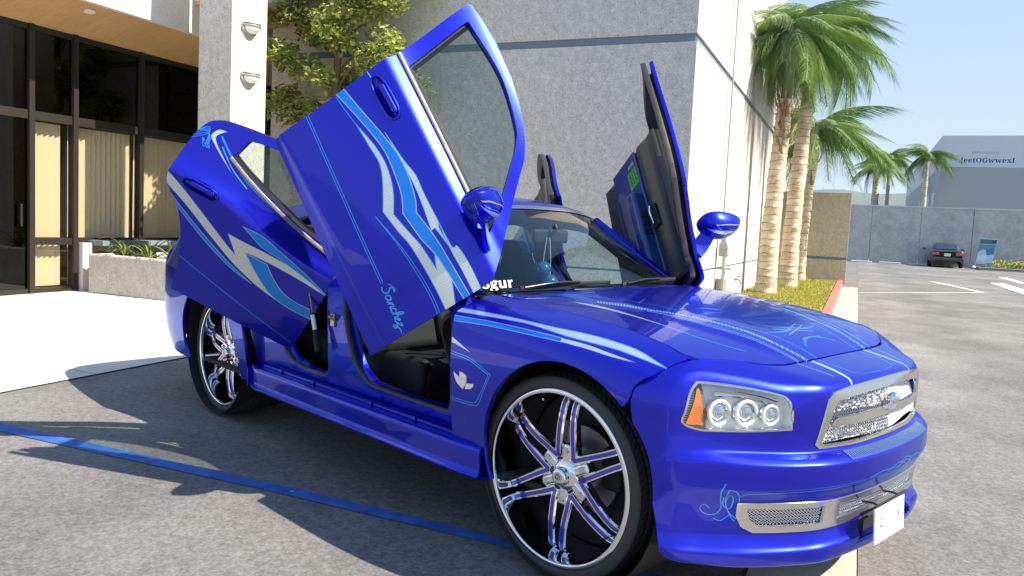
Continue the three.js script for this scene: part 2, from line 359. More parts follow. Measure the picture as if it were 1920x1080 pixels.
{
  const aw = -9.85, [o, B] = siteThing('office_building', 'office entrance front with dark framed windows, pale blinds and a wooden soffit', 'building', aw, 0, 4);
  const mull = [0.9, 2.35, 3.9, 4.57, 5.73, 6.95, 8.2, 9.4];
  for (let i = 0; i < mull.length - 1; i++) {
    const s0 = mull[i] + 0.04, s1 = mull[i + 1] - 0.04, door = i < 2;
    const w = sub(o, 'window');
    for (const [h0, h1, top] of door ? [[0.06, 2.42, 2], [2.54, 3.62, 1]] : [[0.08, 0.69, 0], [0.79, 2.42, 0], [2.54, 3.62, 1]]) part(w, 'pane', B(aw - 0.03, aw - 0.022, h0, h1, s0, s1), top ? M.tintDark : M.tint);
    for (const r of [[2.42, 2.54], [3.62, 3.7], [0, 0.08], ...(door ? [] : [[0.69, 0.79]])]) part(w, 'rail', B(aw - 0.07, aw - 0.002, r[0], r[1], s0, s1), M.bronze);
    part(w, 'mullion', [B(aw - 0.09, aw + 0.03, 0, 3.7, mull[i] - 0.04, mull[i] + 0.04)], M.bronze);
    if (!door) {
      const sl = []; for (let s = s0 + 0.05; s < s1 - 0.03; s += 0.088) { sl.push(bx(0.09, 1.62, 0.004, 0, 0, 0).rotateY(0.95).translate(aw - 0.2 - aw, 1.6, -(s - 4))); sl.push(bx(0.09, 0.6, 0.004, 0, 0, 0).rotateY(0.95).translate(aw - 0.2 - aw, 0.39, -(s - 4))); }
      part(w, 'blind', sl, M.blind, null, 'stuff');
    }
    if (i === 1) part(o, 'door_handle', [B(aw + 0.02, aw + 0.05, 0.95, 1.25, s1 - 0.14, s1 - 0.11, 0.01)], M.steel || M.bronze);
  }
  part(o, 'interior_wall', [B(-14, -13.9, 0, 3.8, 0, 10), B(-14, aw - 0.1, 3.72, 3.8, 0, 10), B(-14, aw - 0.1, -0.02, 0.012, 0, 10), B(-14, aw - 0.1, 0, 3.8, 0.7, 0.8), B(-14, aw - 0.1, 0, 3.8, 9.5, 9.6)], M.darkIn);
  part(o, 'pier', boxUV(B(aw - 0.2, aw + 0.1, 0, 0.72, 4.63, 4.78), 0.5), M.stucco);
  part(o, 'sill', B(aw - 0.02, aw + 0.3, 0.69, 0.76, 4.8, 7), M.reveal);
  // stepped roof: wooden soffit rising to a white fascia, an upper soffit and the outer roof edge
  const sf = part(o, 'soffit', boxUV(B(aw, -8.9, 3.7, 3.76, -2, 12), 0.35), M.soffit);
  sf.geometry.attributes.position.array.forEach((v, i, arr) => { if (i % 3 === 1) { const xx = arr[i - 1]; arr[i] += 0.25 * clamp(xx / 0.95, 0, 1); } });
  sf.geometry.computeVertexNormals();
  part(o, 'fascia', boxUV(B(-8.9, -8.8, 3.945, 5.5, -2, 12.2), 0.5), M.stucco);
  part(o, 'wall', boxUV(B(aw - 0.2, aw - 0.01, 3.7, 5.6, 0, 12), 0.5), M.stucco);
  part(o, 'canopy_soffit', boxUV(B(-8.79, -7.7, 4.37, 4.42, 5.75, 7.26), 0.35), M.soffit);
  part(o, 'roof_edge', boxUV(B(-8.79, -7.7, 4.425, 5.5, 5.75, 7.26), 0.5), M.stucco);
  part(o, 'column', boxUV(B(-7.94, -7.36, 0, 5.4, 5.0, 5.7), 0.5), M.wall, 'square concrete column with two wall lamps');
  part(o, 'downlight', cyl(0.075, 0.075, 0.03, 24).translate(-9.1 - aw, 3.89, -(4.2 - 4)), M.white, 'small round ceiling light');
}
// two bulkhead lamps on the column
M.lampGrey = std({ color: lin(0.42, 0.40, 0.37), roughness: 0.5, metalness: 0.2 });
M.frost = phy({ color: lin(0.8, 0.8, 0.76), roughness: 0.35 });
for (const [h, which] of [[3.86, 'upper'], [3.18, 'lower']]) {
  const [o] = siteThing('wall_lamp', which + ' of the two grey bulkhead lamps on the sunlit side of the concrete column', 'wall lamp', -7.36, h, 5.33);
  const body = new THREE.SphereGeometry(0.15, 24, 16); body.scale(0.62, 0.62, 1.0);
  part(o, 'base', cyl(0.16, 0.16, 0.035, 28).rotateZ(Math.PI / 2).scale(1, 0.72, 1).translate(0.018, 0, 0), M.lampGrey);
  const gl = new THREE.SphereGeometry(0.125, 24, 14); gl.scale(0.8, 0.62, 1); part(o, 'glass', gl.translate(0.05, -0.012, 0), M.frost);
  const hood = new THREE.SphereGeometry(0.15, 28, 10, 0, Math.PI * 2, 0, Math.PI * 0.42); hood.scale(0.95, 0.68, 1.02); part(o, 'hood', hood.translate(0.035, 0.008, 0), M.lampGrey);
  part(o, 'guard', [tube([[0.03, -0.085, 0], [0.1, -0.07, 0], [0.155, -0.012, 0], [0.16, 0.02, 0]], 0.008, 16, 6), tube([[0.035, 0.01, -0.15], [0.13, 0.01, -0.09], [0.16, 0.01, 0], [0.13, 0.01, 0.09], [0.035, 0.01, 0.15]], 0.012, 24, 6)], M.lampGrey);
}
// planter with strap-leaved plants
{
  const [o, B] = siteThing('planter', 'low concrete planter box in front of the office windows', 'planter', -8.7, 0, 4.75);
  part(o, 'wall', boxUV(bx(1.75, 0.58, 0.16, -8.66 + 8.7, 0.29, -(4.62 - 4.75), 0.03), 0.5), M.wall);
  part(o, 'wall', boxUV(bx(0.16, 0.58, 1.4, -9.46 + 8.7, 0.29, -(5.4 - 4.75), 0.03), 0.5), M.wall);
  part(o, 'soil', B(-9.4, -7.9, 0.4, 0.5, 4.7, 6.0), M.soil);
}
M.strap = phy({ color: lin(0.17, 0.24, 0.035), roughness: 0.92, transmission: 0.25, thickness: 0 });
{
  const r = rng(9); const leafG = [];
  for (let v = 0; v < 4; v++) { const L = 0.34 + 0.1 * v * 0.6, pts = []; for (let i = 0; i <= 8; i++) { const t = i / 8; pts.push([L * t * (0.75 + 0.1 * v), L * (1.15 * t - 0.95 * t * t * (0.7 + 0.15 * v)), 0]); } leafG.push(sweep(pts, [[-0.014, 0.002], [0, -0.003], [0.014, 0.002], [0, 0]], [0, 1, 0.01], (t) => Math.max(0.06, Math.sin(Math.PI * (0.25 + 0.75 * t)) ), false, 0)); }
  const plants = [[-9.15, 4.85, 'left strap-leaved plant spilling over the concrete planter edge'], [-8.72, 4.9, 'middle strap-leaved plant in the concrete planter'], [-8.25, 4.88, 'right strap-leaved plant in the concrete planter, beside the raised blue door']];
  for (const [a, s, label] of plants) {
    const p = S(a, 0.48, s), o = thing('strap_leaf_plant', label, 'plant', p.toArray(), r() * 6);
    for (let i = 0; i < 34; i++) { const m = part(o, 'leaf', leafG[i % 4], M.strap); m.rotation.set(0, r() * 6.283, 0); m.rotateZ((r() - 0.35) * 0.7); m.scale.setScalar(0.8 + r() * 0.5); }
  }
}

// ---------------------------------------------------------------- vegetation
M.leaf = [phy({ color: lin(0.30, 0.36, 0.05), roughness: 0.92, transmission: 0.35, thickness: 0 }), phy({ color: lin(0.42, 0.46, 0.08), roughness: 0.92, transmission: 0.35, thickness: 0 }), phy({ color: lin(0.15, 0.22, 0.03), roughness: 0.92, transmission: 0.35, thickness: 0 })];
M.bark = std({ color: lin(0.16, 0.11, 0.07), roughness: 0.95 });
function leafCloud(r, n, centres, size, lo = 0.7) {
  const pos = [], idx = [], uv = [], q = new THREE.Quaternion(), e = new THREE.Euler(), v = V();
  for (let i = 0; i < n; i++) {
    const c = centres[Math.floor(r() * centres.length)], th = r() * 6.283, ph = Math.acos(2 * r() - 1), rad = c[3] * Math.pow(r(), 0.45);
    const x = c[0] + rad * Math.sin(ph) * Math.cos(th), y = c[1] + rad * 0.85 * Math.cos(ph), z = c[2] + rad * Math.sin(ph) * Math.sin(th);
    q.setFromEuler(e.set((r() - 0.2) * 1.6, r() * 6.283, (r() - 0.5) * 1.5)); const L = size * (lo + r() * 0.7), w = L * 0.30, k = pos.length / 3;
    for (const p of [[0, 0, 0], [L * 0.35, 0.0, w], [L * 0.75, -L * 0.05, w * 0.75], [L, -L * 0.22, 0], [L * 0.75, -L * 0.05, -w * 0.75], [L * 0.35, 0, -w], [L * 0.5, -L * 0.1, 0]]) { v.set(...p).applyQuaternion(q); pos.push(x + v.x, y + v.y, z + v.z); uv.push(0, 0); }
    idx.push(k, k + 1, k + 6, k + 1, k + 2, k + 6, k + 2, k + 3, k + 6, k + 3, k + 4, k + 6, k + 4, k + 5, k + 6, k + 5, k, k + 6);
  }
  return geo(pos, null, uv, idx);
}
{
  const base = S(-6.8, 0, 6.66), o = thing('tree', 'bushy sunlit green tree between the concrete column and the concrete panel building', 'tree', base.toArray());
  o.quaternion.copy(SITE_Q);
  const r = rng(21), limbs = [], centres = [];
  limbs.push(tube([[0, 0, 0], [0.03, 1.2, 0.02], [-0.03, 2.6, 0], [0.02, 4.2, 0.03], [0.05, 6.1, 0]], 0.055, 40, 8));
  for (let i = 0; i < 30; i++) {
    const h = 2.35 + i * 0.125, a = i * 2.4 + r() * 0.6, L = (0.95 + 0.35 * r()) * (1 - 0.35 * sstep(4.5, 6.2, h));
    const p1 = [Math.cos(a) * L * 0.5, h + 0.22, Math.sin(a) * L * 0.22], p2 = [Math.cos(a) * L * 1.08, h + 0.5 * r(), Math.sin(a) * L * 0.4];
    limbs.push(tube([[0, h - 0.1, 0], p1, p2], 0.016, 10, 5));
    for (let k = 0; k < 3; k++) { const t = 0.5 + 0.28 * k; centres.push([p2[0] * t + (r() - 0.5) * 0.3, mix(h, p2[1], t) + (r() - 0.5) * 0.3 + 0.1, p2[2] * t + (r() - 0.5) * 0.3, 0.17 + 0.17 * r()]); }
  }
  part(o, 'trunk', limbs, M.bark);
  const cr = sub(o, 'crown');
  for (let k = 0; k < 3; k++) part(cr, 'leaves', leafCloud(r, [7600, 6600, 3200][k], centres, 0.080), M.leaf[k], null, 'stuff');
}
// palms
M.frond = [phy({ color: lin(0.10, 0.21, 0.035), roughness: 0.92, transmission: 0.35, thickness: 0 }), phy({ color: lin(0.18, 0.30, 0.055), roughness: 0.92, transmission: 0.35, thickness: 0 })];
M.rachis = std({ color: lin(0.13, 0.17, 0.05), roughness: 0.6 });
M.shaft = std({ color: lin(0.12, 0.17, 0.06), roughness: 0.6 });
M.dry = std({ color: lin(0.30, 0.19, 0.09), roughness: 0.95 });
M.trunk = std({ map: dataTex(512, (x, y) => { const f = noise2, k = n32(x * 32, y * 96) * 0.5 + n128(x * 128, y * 30) * 0.5, w = n8(x * 8, y * 8), st = n512(x * 512, y * 64) * 24; const rg = (y * 9 + n8(x * 8, y * 8) * 0.35) % 1, v = 158 + k * 50 + st + (w - 0.5) * 46 - (rg < 0.1 ? 60 : 0); return [v + 8, v - 8, v - 34]; }), roughness: 0.95 });
function frondGeo(seed, L, droop, nl, ll) {
  const r = rng(seed), pts = [], pos = [], idx = [], uv = [];
  for (let i = 0; i <= 20; i++) { const t = i / 20; pts.push([L * (t - 0.22 * t * t * droop), L * (0.62 * t - (0.72 + 0.5 * droop) * t * t), 0.05 * L * Math.sin(t * 3) * (r() - 0.5) * 0.2]); }
  const c = new THREE.CatmullRomCurve3(pts.map((p) => V(...p)));
  for (let i = 0; i < nl; i++) {
    const t = 0.12 + 0.88 * (i + r() * 0.5) / nl, p = c.getPoint(t), d = c.getTangent(t);
    for (const sd of [-1, 1]) {
      const len = ll * (0.55 + 0.6 * Math.sin(Math.PI * (0.12 + 0.78 * t))) * (0.8 + 0.35 * r()), a = 0.45 + 0.5 * r(), w = 0.012 + 0.005 * r(), lift = (r() - 0.35) * 0.5;
      const dir = V(d.x * a, d.y * a + lift, sd * (0.75 + 0.25 * r())).normalize(), k = pos.length / 3, n = 4;
      for (let j = 0; j <= n; j++) {
        const s = j / n, q = p.clone().addScaledVector(dir, len * 0.78 * s * (1 - 0.35 * s)); q.y -= len * (0.12 * s + 0.86 * s * s);
        const ww = w * (j === n ? 0.1 : 1 - 0.55 * s); pos.push(q.x - d.x * ww, q.y - d.y * ww + 0.002, q.z, q.x + d.x * ww, q.y + d.y * ww - 0.002, q.z + sd * ww * 0.6); uv.push(0, 0, 0, 0);
        if (j) { const m = k + 2 * (j - 1); idx.push(m, m + 1, m + 2, m + 1, m + 3, m + 2); }
      }
    }
  }
  return [geo(pos, null, uv, idx), new THREE.TubeGeometry(c, 20, 0.014 * L / 2, 5)];
}
const FR = [frondGeo(5, 2.3, 0.85, 110, 0.74), frondGeo(6, 2.5, 1.2, 118, 0.80), frondGeo(7, 2.2, 1.6, 104, 0.76)];
function trunkGeo(h, r0, r1, lean, seed) {
  const r = rng(seed), seg = 22, rows = Math.round(h / 0.035), pos = [], uv = [], idx = []; let ring = 0, next = 0.1;
  for (let i = 0; i <= rows; i++) {
    const y = h * i / rows, t = i / rows; if (y > next) { ring = 1; next = y + 0.09 + 0.12 * r(); } else ring *= 0.45;
    const base = mix(r0, r1, sstep(0, 1, t)) + 0.05 * Math.exp(-y * 4), rr = base * (1 + 0.075 * ring) + 0.006 * (r() - 0.5);
    for (let j = 0; j <= seg; j++) { const a = j / seg * 6.2832, k = rr * (1 + 0.03 * Math.sin(a * 3 + y * 5)); pos.push(Math.cos(a) * k + lean[0] * t * t, y, Math.sin(a) * k + lean[1] * t * t); uv.push(j / seg, y * 0.7); }
  }
  for (let i = 0; i < rows; i++) for (let j = 0; j < seg; j++) { const a = i * (seg + 1) + j; idx.push(a, a + seg + 1, a + 1, a + 1, a + seg + 1, a + seg + 2); }
  return geo(pos, null, uv, idx);
}
function palm(label, a, s, h, r0, r1, nf, seed, opt = {}) {
  const o = thing(opt.name || 'palm_tree', label, 'palm tree', G(a, s, opt.up || 0), 0, opt.group), r = rng(seed), lean = opt.lean || [0, 0], sc = opt.scale || 1;
  part(o, 'trunk', trunkGeo(h, r0, r1, lean, seed), M.trunk);
  const top = [lean[0], h, lean[1]];
  if (opt.shaft) part(o, 'crown_shaft', tube([[top[0], h - 0.1, top[2]], [top[0] + 0.02, h + 0.5, top[2]], [top[0] + 0.04, h + 1.0, top[2]]], r1 * 0.75, 12, 12), M.shaft);
  if (opt.boots) { const bt = []; for (let i = 0; i < opt.boots; i++) { const an = r() * 6.283, y = h - 0.05 - r() * 1.1, L = 0.14 + 0.3 * r(); bt.push(sweep([[Math.cos(an) * r1 * 0.9, y, Math.sin(an) * r1 * 0.9], [Math.cos(an) * (r1 + 0.05), y + L * 0.6, Math.sin(an) * (r1 + 0.05)], [Math.cos(an) * (r1 + 0.07 + 0.1 * r()), y + L, Math.sin(an) * (r1 + 0.1 * r())]], [[-0.05, 0], [0, 0.015], [0.05, 0], [0, -0.012]], [0.01, 1, 0.02], (t) => 1 - 0.75 * t, true, 0).translate(lean[0], 0, lean[1])); } part(o, 'old_leaf_bases', bt, M.dry); }
  const cr = sub(o, 'crown'), y0 = h + (opt.shaft ? 0.95 : 0.05);
  for (let i = 0; i < nf; i++) {
    const k = FR[i % 3], m = part(cr, 'frond', k[0], M.frond[i % 2]), rc = new THREE.Mesh(k[1], M.rachis);
    m.position.set(top[0], y0 + 0.1 * r(), top[2]); m.rotation.set(0, i * 2.39996 + 0.5 * r() + (opt.turn || 0), 0); m.rotateZ(mix(1.2, opt.low ?? -0.1, Math.pow(i / nf, 0.9)) + (r() - 0.5) * 0.25); m.rotateX((r() - 0.5) * 0.5); m.scale.setScalar(sc * (0.85 + 0.3 * r()));
    if (k.both === undefined) { k.both = mg([k[0], norm(k[1])]); } m.geometry = k.both;
  }
  return o;
}
palm('front palm with the thickest ringed trunk, nearest the blue car', -1.02, 13.8, 4.1, 0.195, 0.15, 46, 41, { shaft: true, boots: 26, lean: [0.12, -0.05], low: -0.1, scale: 0.64 });
palm('middle palm with a smooth pale upper trunk, between the thick palm and the slim one', -0.79, 16.4, 5.75, 0.2, 0.14, 54, 42, { boots: 4, lean: [0.30, 0.05], turn: 1, low: -0.45, scale: 0.68 });
palm('slim back palm with a small open crown, nearest the low freestanding wall', -0.78, 20.3, 3.75, 0.15, 0.11, 20, 43, { boots: 6, lean: [0.22, 0], turn: 0.4, scale: 0.84, low: 0.05 });
// planted bed under the palms with its kerb
{
  const mid = S(-0.6, 0, 14), [k, B] = siteThing('kerb', 'worn red painted kerb along the planted bed under the palms', 'kerb', 0.29, 0, 14);
  for (let s = 7.6; s < 20.4; s += 3.05) part(k, 'kerb_stone', boxUV(B(0.22, 0.358, -0.05, 0.13, s, s + 3.04, 0.018), 1), M.redCurb);
  structure('soil', strip(-1.49, 0.23, 7.5, 20.9, 0.06), M.soil);
  const r = rng(61), tuft = leafCloud(r, 30, [[0, 0.02, 0, 0.08]], 0.026), N = 12000, cols = [lin(0.42, 0.40, 0.05), lin(0.36, 0.37, 0.045), lin(0.50, 0.45, 0.07), lin(0.26, 0.31, 0.04), lin(0.46, 0.38, 0.07)];
  const im = new THREE.InstancedMesh(tuft, phy({ color: 0xffffff, roughness: 0.92, transmission: 0.35, thickness: 0 }), N), mt = new THREE.Matrix4(), q = new THREE.Quaternion();
  for (let i = 0; i < N; i++) {
    const a = mix(-1.46, 0.2, r()), s = mix(8, 20.7, r()), p = G(a, s, 0.05 + 0.03 * n32(a * 3, s * 3));
    q.setFromAxisAngle(V(0, 1, 0), r() * 6.283); const sc = 0.5 + 0.55 * r() * n32(a * 2 + 5, s * 2); im.setMatrixAt(i, mt.compose(V(...p), q, V(sc, sc * (0.8 + 0.6 * r()), sc))); im.setColorAt(i, cols[Math.floor(r() * 5)]);
  }
  im.name = 'ground_cover'; tag(im, 'yellow-green ground cover in the bed around the palm trunks', 'ground cover'); im.userData.kind = 'stuff'; im.castShadow = im.receiveShadow = true; scene.add(im);
}
// pipes on the sunlit wall
{
  const [o, B] = siteThing('standpipe', 'grey wall pipe with valves running down the sunlit concrete wall behind the far door', 'pipe', -1.42, 0, 10.1);
  part(o, 'pipe', [tube([[0, 7, 0], [0, 3, 0], [0, 1.02, 0]], 0.014, 8, 10), tube([[0.07, 0.05, 0.1], [0.07, 0.6, 0.1], [0.07, 1.0, 0.1]], 0.03, 8, 10)], M.lampGrey);
  const vg = [bx(0.16, 0.2, 0.16, 0.05, 1.02, 0.05, 0.03), cyl(0.07, 0.07, 0.02, 16).rotateX(Math.PI / 2).translate(0.05, 1.1, 0.16), bx(0.3, 0.03, 0.03, 0.05, 0.72, 0.1, 0.01), cyl(0.04, 0.04, 0.16, 12).translate(0.05, 1.2, 0.05)]; for (const g of vg) part(o, 'valve', g, M.lampGrey);
  part(o, 'box', bx(0.16, 0.4, 0.26, 0.02, 0.35, -0.12, 0.02), M.lampGrey);
  const [t] = siteThing('garden_tap', 'small brass tap low on the sunlit concrete wall beside the thick palm', 'tap', -1.46, 0.42, 12.4);
  part(t, 'pipe', tube([[-0.03, 0, 0], [0.06, 0, 0], [0.1, -0.03, 0], [0.1, -0.08, 0]], 0.02, 10, 8), M.lampGrey); part(t, 'handle', cyl(0.045, 0.045, 0.015, 12).translate(0.05, 0.06, 0), M.bronze);
}

// ---------------------------------------------------------------- beyond the lot
{
  const [o, B] = siteThing('low_wall', 'beige freestanding wall with a recessed band, behind the slim palm', 'wall', -0.4, 0, 21.3);
  part(o, 'panel', boxUV(B(-1.45, 0.42, 0.78, 2.62, 21.2, 21.5), 0.5), M.beigeWall = std({ map: wallT, color: lin(1.0, 0.92, 0.72), roughness: 0.95 }));
  part(o, 'panel', boxUV(B(-1.45, 0.42, -0.1, 0.70, 21.2, 21.5), 0.5), M.beigeWall);
  part(o, 'reveal', B(-1.44, 0.405, 0.702, 0.778, 21.225, 21.48), M.reveal);
}
const greyT = dataTex(512, (x, y) => { const v = 182 + (n8(x * 8, y * 8) - 0.5) * 18 + (n32(x * 32, y * 32) - 0.5) * 16 + (n128(x * 128, y * 128) - 0.5) * 12; return [v + 1, v, v - 3]; });
M.greyWall = std({ map: greyT, roughness: 0.95 }); M.capWhite = std({ color: lin(0.6, 0.6, 0.58), roughness: 0.9 });
{
  const s0 = 49.2, [o, B] = siteThing('boundary_wall', 'long grey panel wall closing the far end of the lot behind the dark sedan', 'wall', 6, 0, s0), joints = [-6, -1.4, 1.35, 4.0, 6.7, 9.4, 12.1, 14.8, 17.5, 20.2, 24, 30];
  for (let i = 0; i < joints.length - 1; i++) part(o, 'panel', boxUV(B(joints[i] + 0.02, joints[i + 1] - 0.02, -0.5, 3.36, s0, s0 + 0.25), 0.3), M.greyWall);
  part(o, 'coping', B(-6, 30, 3.362, 3.45, s0 - 0.03, s0 + 0.28), M.capWhite);
}
const bandT = std({ color: lin(0.42, 0.43, 0.43), roughness: 0.9 }), upT = std({ color: lin(0.66, 0.69, 0.73), roughness: 0.9 });
{
  const s0 = 62, x0 = 5.75, [o, B] = siteThing('warehouse', 'large two-tone grey building with dark lettering above the far wall', 'building', 14, 0, s0);
  part(o, 'wall', [B(x0, 40, -1, 6.85, s0, s0 + 0.4), B(x0, x0 + 0.4, -1, 6.85, s0 + 0.42, s0 + 45)], bandT, 'darker grey lower wall');
  part(o, 'parapet', [B(x0, 40, 6.86, 9.1, s0, s0 + 0.4), B(x0, x0 + 0.4, 6.86, 9.1, s0 + 0.42, s0 + 45)], upT, 'paler upper wall');
  part(o, 'reveal', B(x0 + 0.05, 40, 3.4, 3.62, s0 - 0.02, s0), M.reveal);
  part(o, 'roof', B(x0 + 0.4, 40, 8.9, 9.0, s0 + 0.4, s0 + 45), bandT);
  for (let i = 0; i < 4; i++) part(o, 'window', B(x0 - 0.03, x0, 1.2, 5.2, s0 + 2.5 + i * 5, s0 + 5.2 + i * 5), std({ color: lin(0.25, 0.33, 0.4), roughness: 0.3 }));
  const sg = canvasTex(512, 160, (c, w, h) => {
    c.fillStyle = '#d4d9df'; c.fillRect(0, 0, w, h); c.fillStyle = '#23365f'; c.textBaseline = 'middle'; c.textAlign = 'center';
    c.font = 'bold 62px serif'; c.save(); c.translate(w / 2, 105); c.scale(1.05, 1); c.fillText('.JeetOGwwexI', 0, 0); c.restore();
    c.font = 'italic 30px serif'; c.fillStyle = '#7b8cab'; c.fillText('gathertumanity', w / 2 - 10, 32);
  });
  const m = part(o, 'sign', new THREE.PlaneGeometry(3.9, 1.2).translate(8.55 + 0.05 - 14, 7.55, 0.004 + 0.0), std({ map: sg, roughness: 0.9 }), 'dark blue lettering on the upper wall');
}
palm('left one of the three far palms behind the boundary wall, with a shaggy trunk', 1.75, 72, 7.2, 0.36, 0.26, 15, 51, { scale: 0.9, boots: 20 });
palm('middle one of the three far palms behind the boundary wall, with a slim bare trunk', 2.75, 74, 8.2, 0.17, 0.14, 14, 52, { scale: 0.95, turn: 0.9 });
palm('right one of the three far palms, beside the two-tone grey building', 4.75, 60, 7.0, 0.17, 0.14, 17, 53, { scale: 0.85, turn: 2.1 });
{ // hazy hills
  const pos = [], idx = [], uv = [], nx = 90, nz = 10, q = noise2(91, 64);
  for (let i = 0; i <= nx; i++) for (let j = 0; j <= nz; j++) {
    const a = mix(-1400, 1400, i / nx), s = 1300 + j * 90, k = Math.sin(Math.PI * j / nz), h = (58 + 62 * q(i * 0.13 + 3, 0.5) + 22 * q(i * 0.5, 7.3)) * k * (0.65 + 0.35 * q(i * 0.21, j * 0.3));
    const p = S(a, 0, s); pos.push(p.x, -12 + h, p.z); uv.push(i, j);
  }
  for (let i = 0; i < nx; i++) for (let j = 0; j < nz; j++) { const a = i * (nz + 1) + j; idx.push(a, a + 1, a + nz + 1, a + 1, a + nz + 2, a + nz + 1); }
  structure('hills', geo(pos, null, uv, idx), std({ color: lin(0.13, 0.16, 0.16), roughness: 1 }));
}
// wheel stops and the planted strip by the far wall
for (const [a, s, label] of [[0.95, 48.2, 'white concrete wheel stop nearest the beige freestanding wall'], [2.5, 48.4, 'white concrete wheel stop in the middle of the bare grey wall'], [4.05, 48.5, 'white concrete wheel stop just left of the parked dark sedan']]) {
  const [o] = siteThing('wheel_stop', label, 'wheel stop', a, 0, s, 'wheel stops along the far wall'); part(o, 'block', bx(1.15, 0.13, 0.16, 0, 0.03, 0, 0.03), M.capWhite); part(o, 'bolt', [-0.42, 0.42].map((x) => cyl(0.015, 0.015, 0.012, 8).translate(x, 0.1, 0)), M.lampGrey);
}
{
  const [k, B] = siteThing('kerb', 'dark kerb round the planted strip at the far right', 'kerb', 9, 0, 46.4);
  part(k, 'kerb_stone', [B(6.75, 30, -0.1, 0.16, 45.6, 45.76, 0.03), B(6.75, 6.9, -0.1, 0.16, 45.77, 49, 0.03)], std({ color: lin(0.22, 0.22, 0.23), roughness: 0.9 }));
  const r = rng(71), g = leafCloud(r, 3600, [...Array(120).keys()].map((i) => [i * 0.12, 0.22, (r() - 0.5) * 1.2, 0.34]), 0.13), [o] = siteThing('hedge', 'low yellow-green planting along the far wall on the right', 'hedge', 7.7, 0.1, 47.3);
  part(o, 'leaves', g, phy({ color: lin(0.30, 0.30, 0.04), roughness: 0.92, transmission: 0.25, thickness: 0 }), null, 'stuff');
  const [b, C2] = siteThing('display_board', 'blue and white leaning display board at the corner of the far planted strip', 'sign', 7.05, 0, 47);
  const pic = canvasTex(128, 192, (c, w, h) => { c.fillStyle = '#5f8ea0'; c.fillRect(0, 0, w, h); c.fillStyle = '#3f6f80'; c.fillRect(0, 0, w, 34); c.fillStyle = '#2a4652'; c.fillRect(92, 6, 30, 18); c.fillStyle = '#86a9b5'; c.fillRect(0, 34, w, 10); c.fillStyle = '#b9d3ea'; c.beginPath(); c.moveTo(0, 110); c.quadraticCurveTo(40, 60, 62, 100); c.quadraticCurveTo(90, 130, 128, 120); c.lineTo(128, 192); c.lineTo(0, 192); c.fill(); c.fillStyle = '#2f7fc4'; c.beginPath(); c.ellipse(92, 98, 24, 34, 0.5, 0, 7); c.fill(); c.fillStyle = '#d7e6f2'; c.fillRect(14, 132, 60, 40); });
  const fb = bx(0.82, 1.35, 0.06, 0, 1.02, 0, 0.02).applyMatrix4(new THREE.Matrix4().makeShear(0, 0, 0.14, 0, 0, 0)); part(b, 'board', fb, std({ color: lin(0.2, 0.32, 0.38), roughness: 0.6 }));
  const pl = new THREE.PlaneGeometry(0.78, 1.28).translate(0, 1.02, 0.035).applyMatrix4(new THREE.Matrix4().makeShear(0, 0, 0.14, 0, 0, 0)); part(b, 'picture', pl, std({ map: pic, roughness: 0.6 }));
  part(b, 'base', bx(0.6, 0.4, 0.4, -0.12, 0.15, 0, 0.03), std({ color: lin(0.25, 0.24, 0.25), roughness: 0.9 })); part(b, 'cap', new THREE.SphereGeometry(0.12, 12, 8).translate(-0.42, 0.08, 0.25), M.capWhite);
}
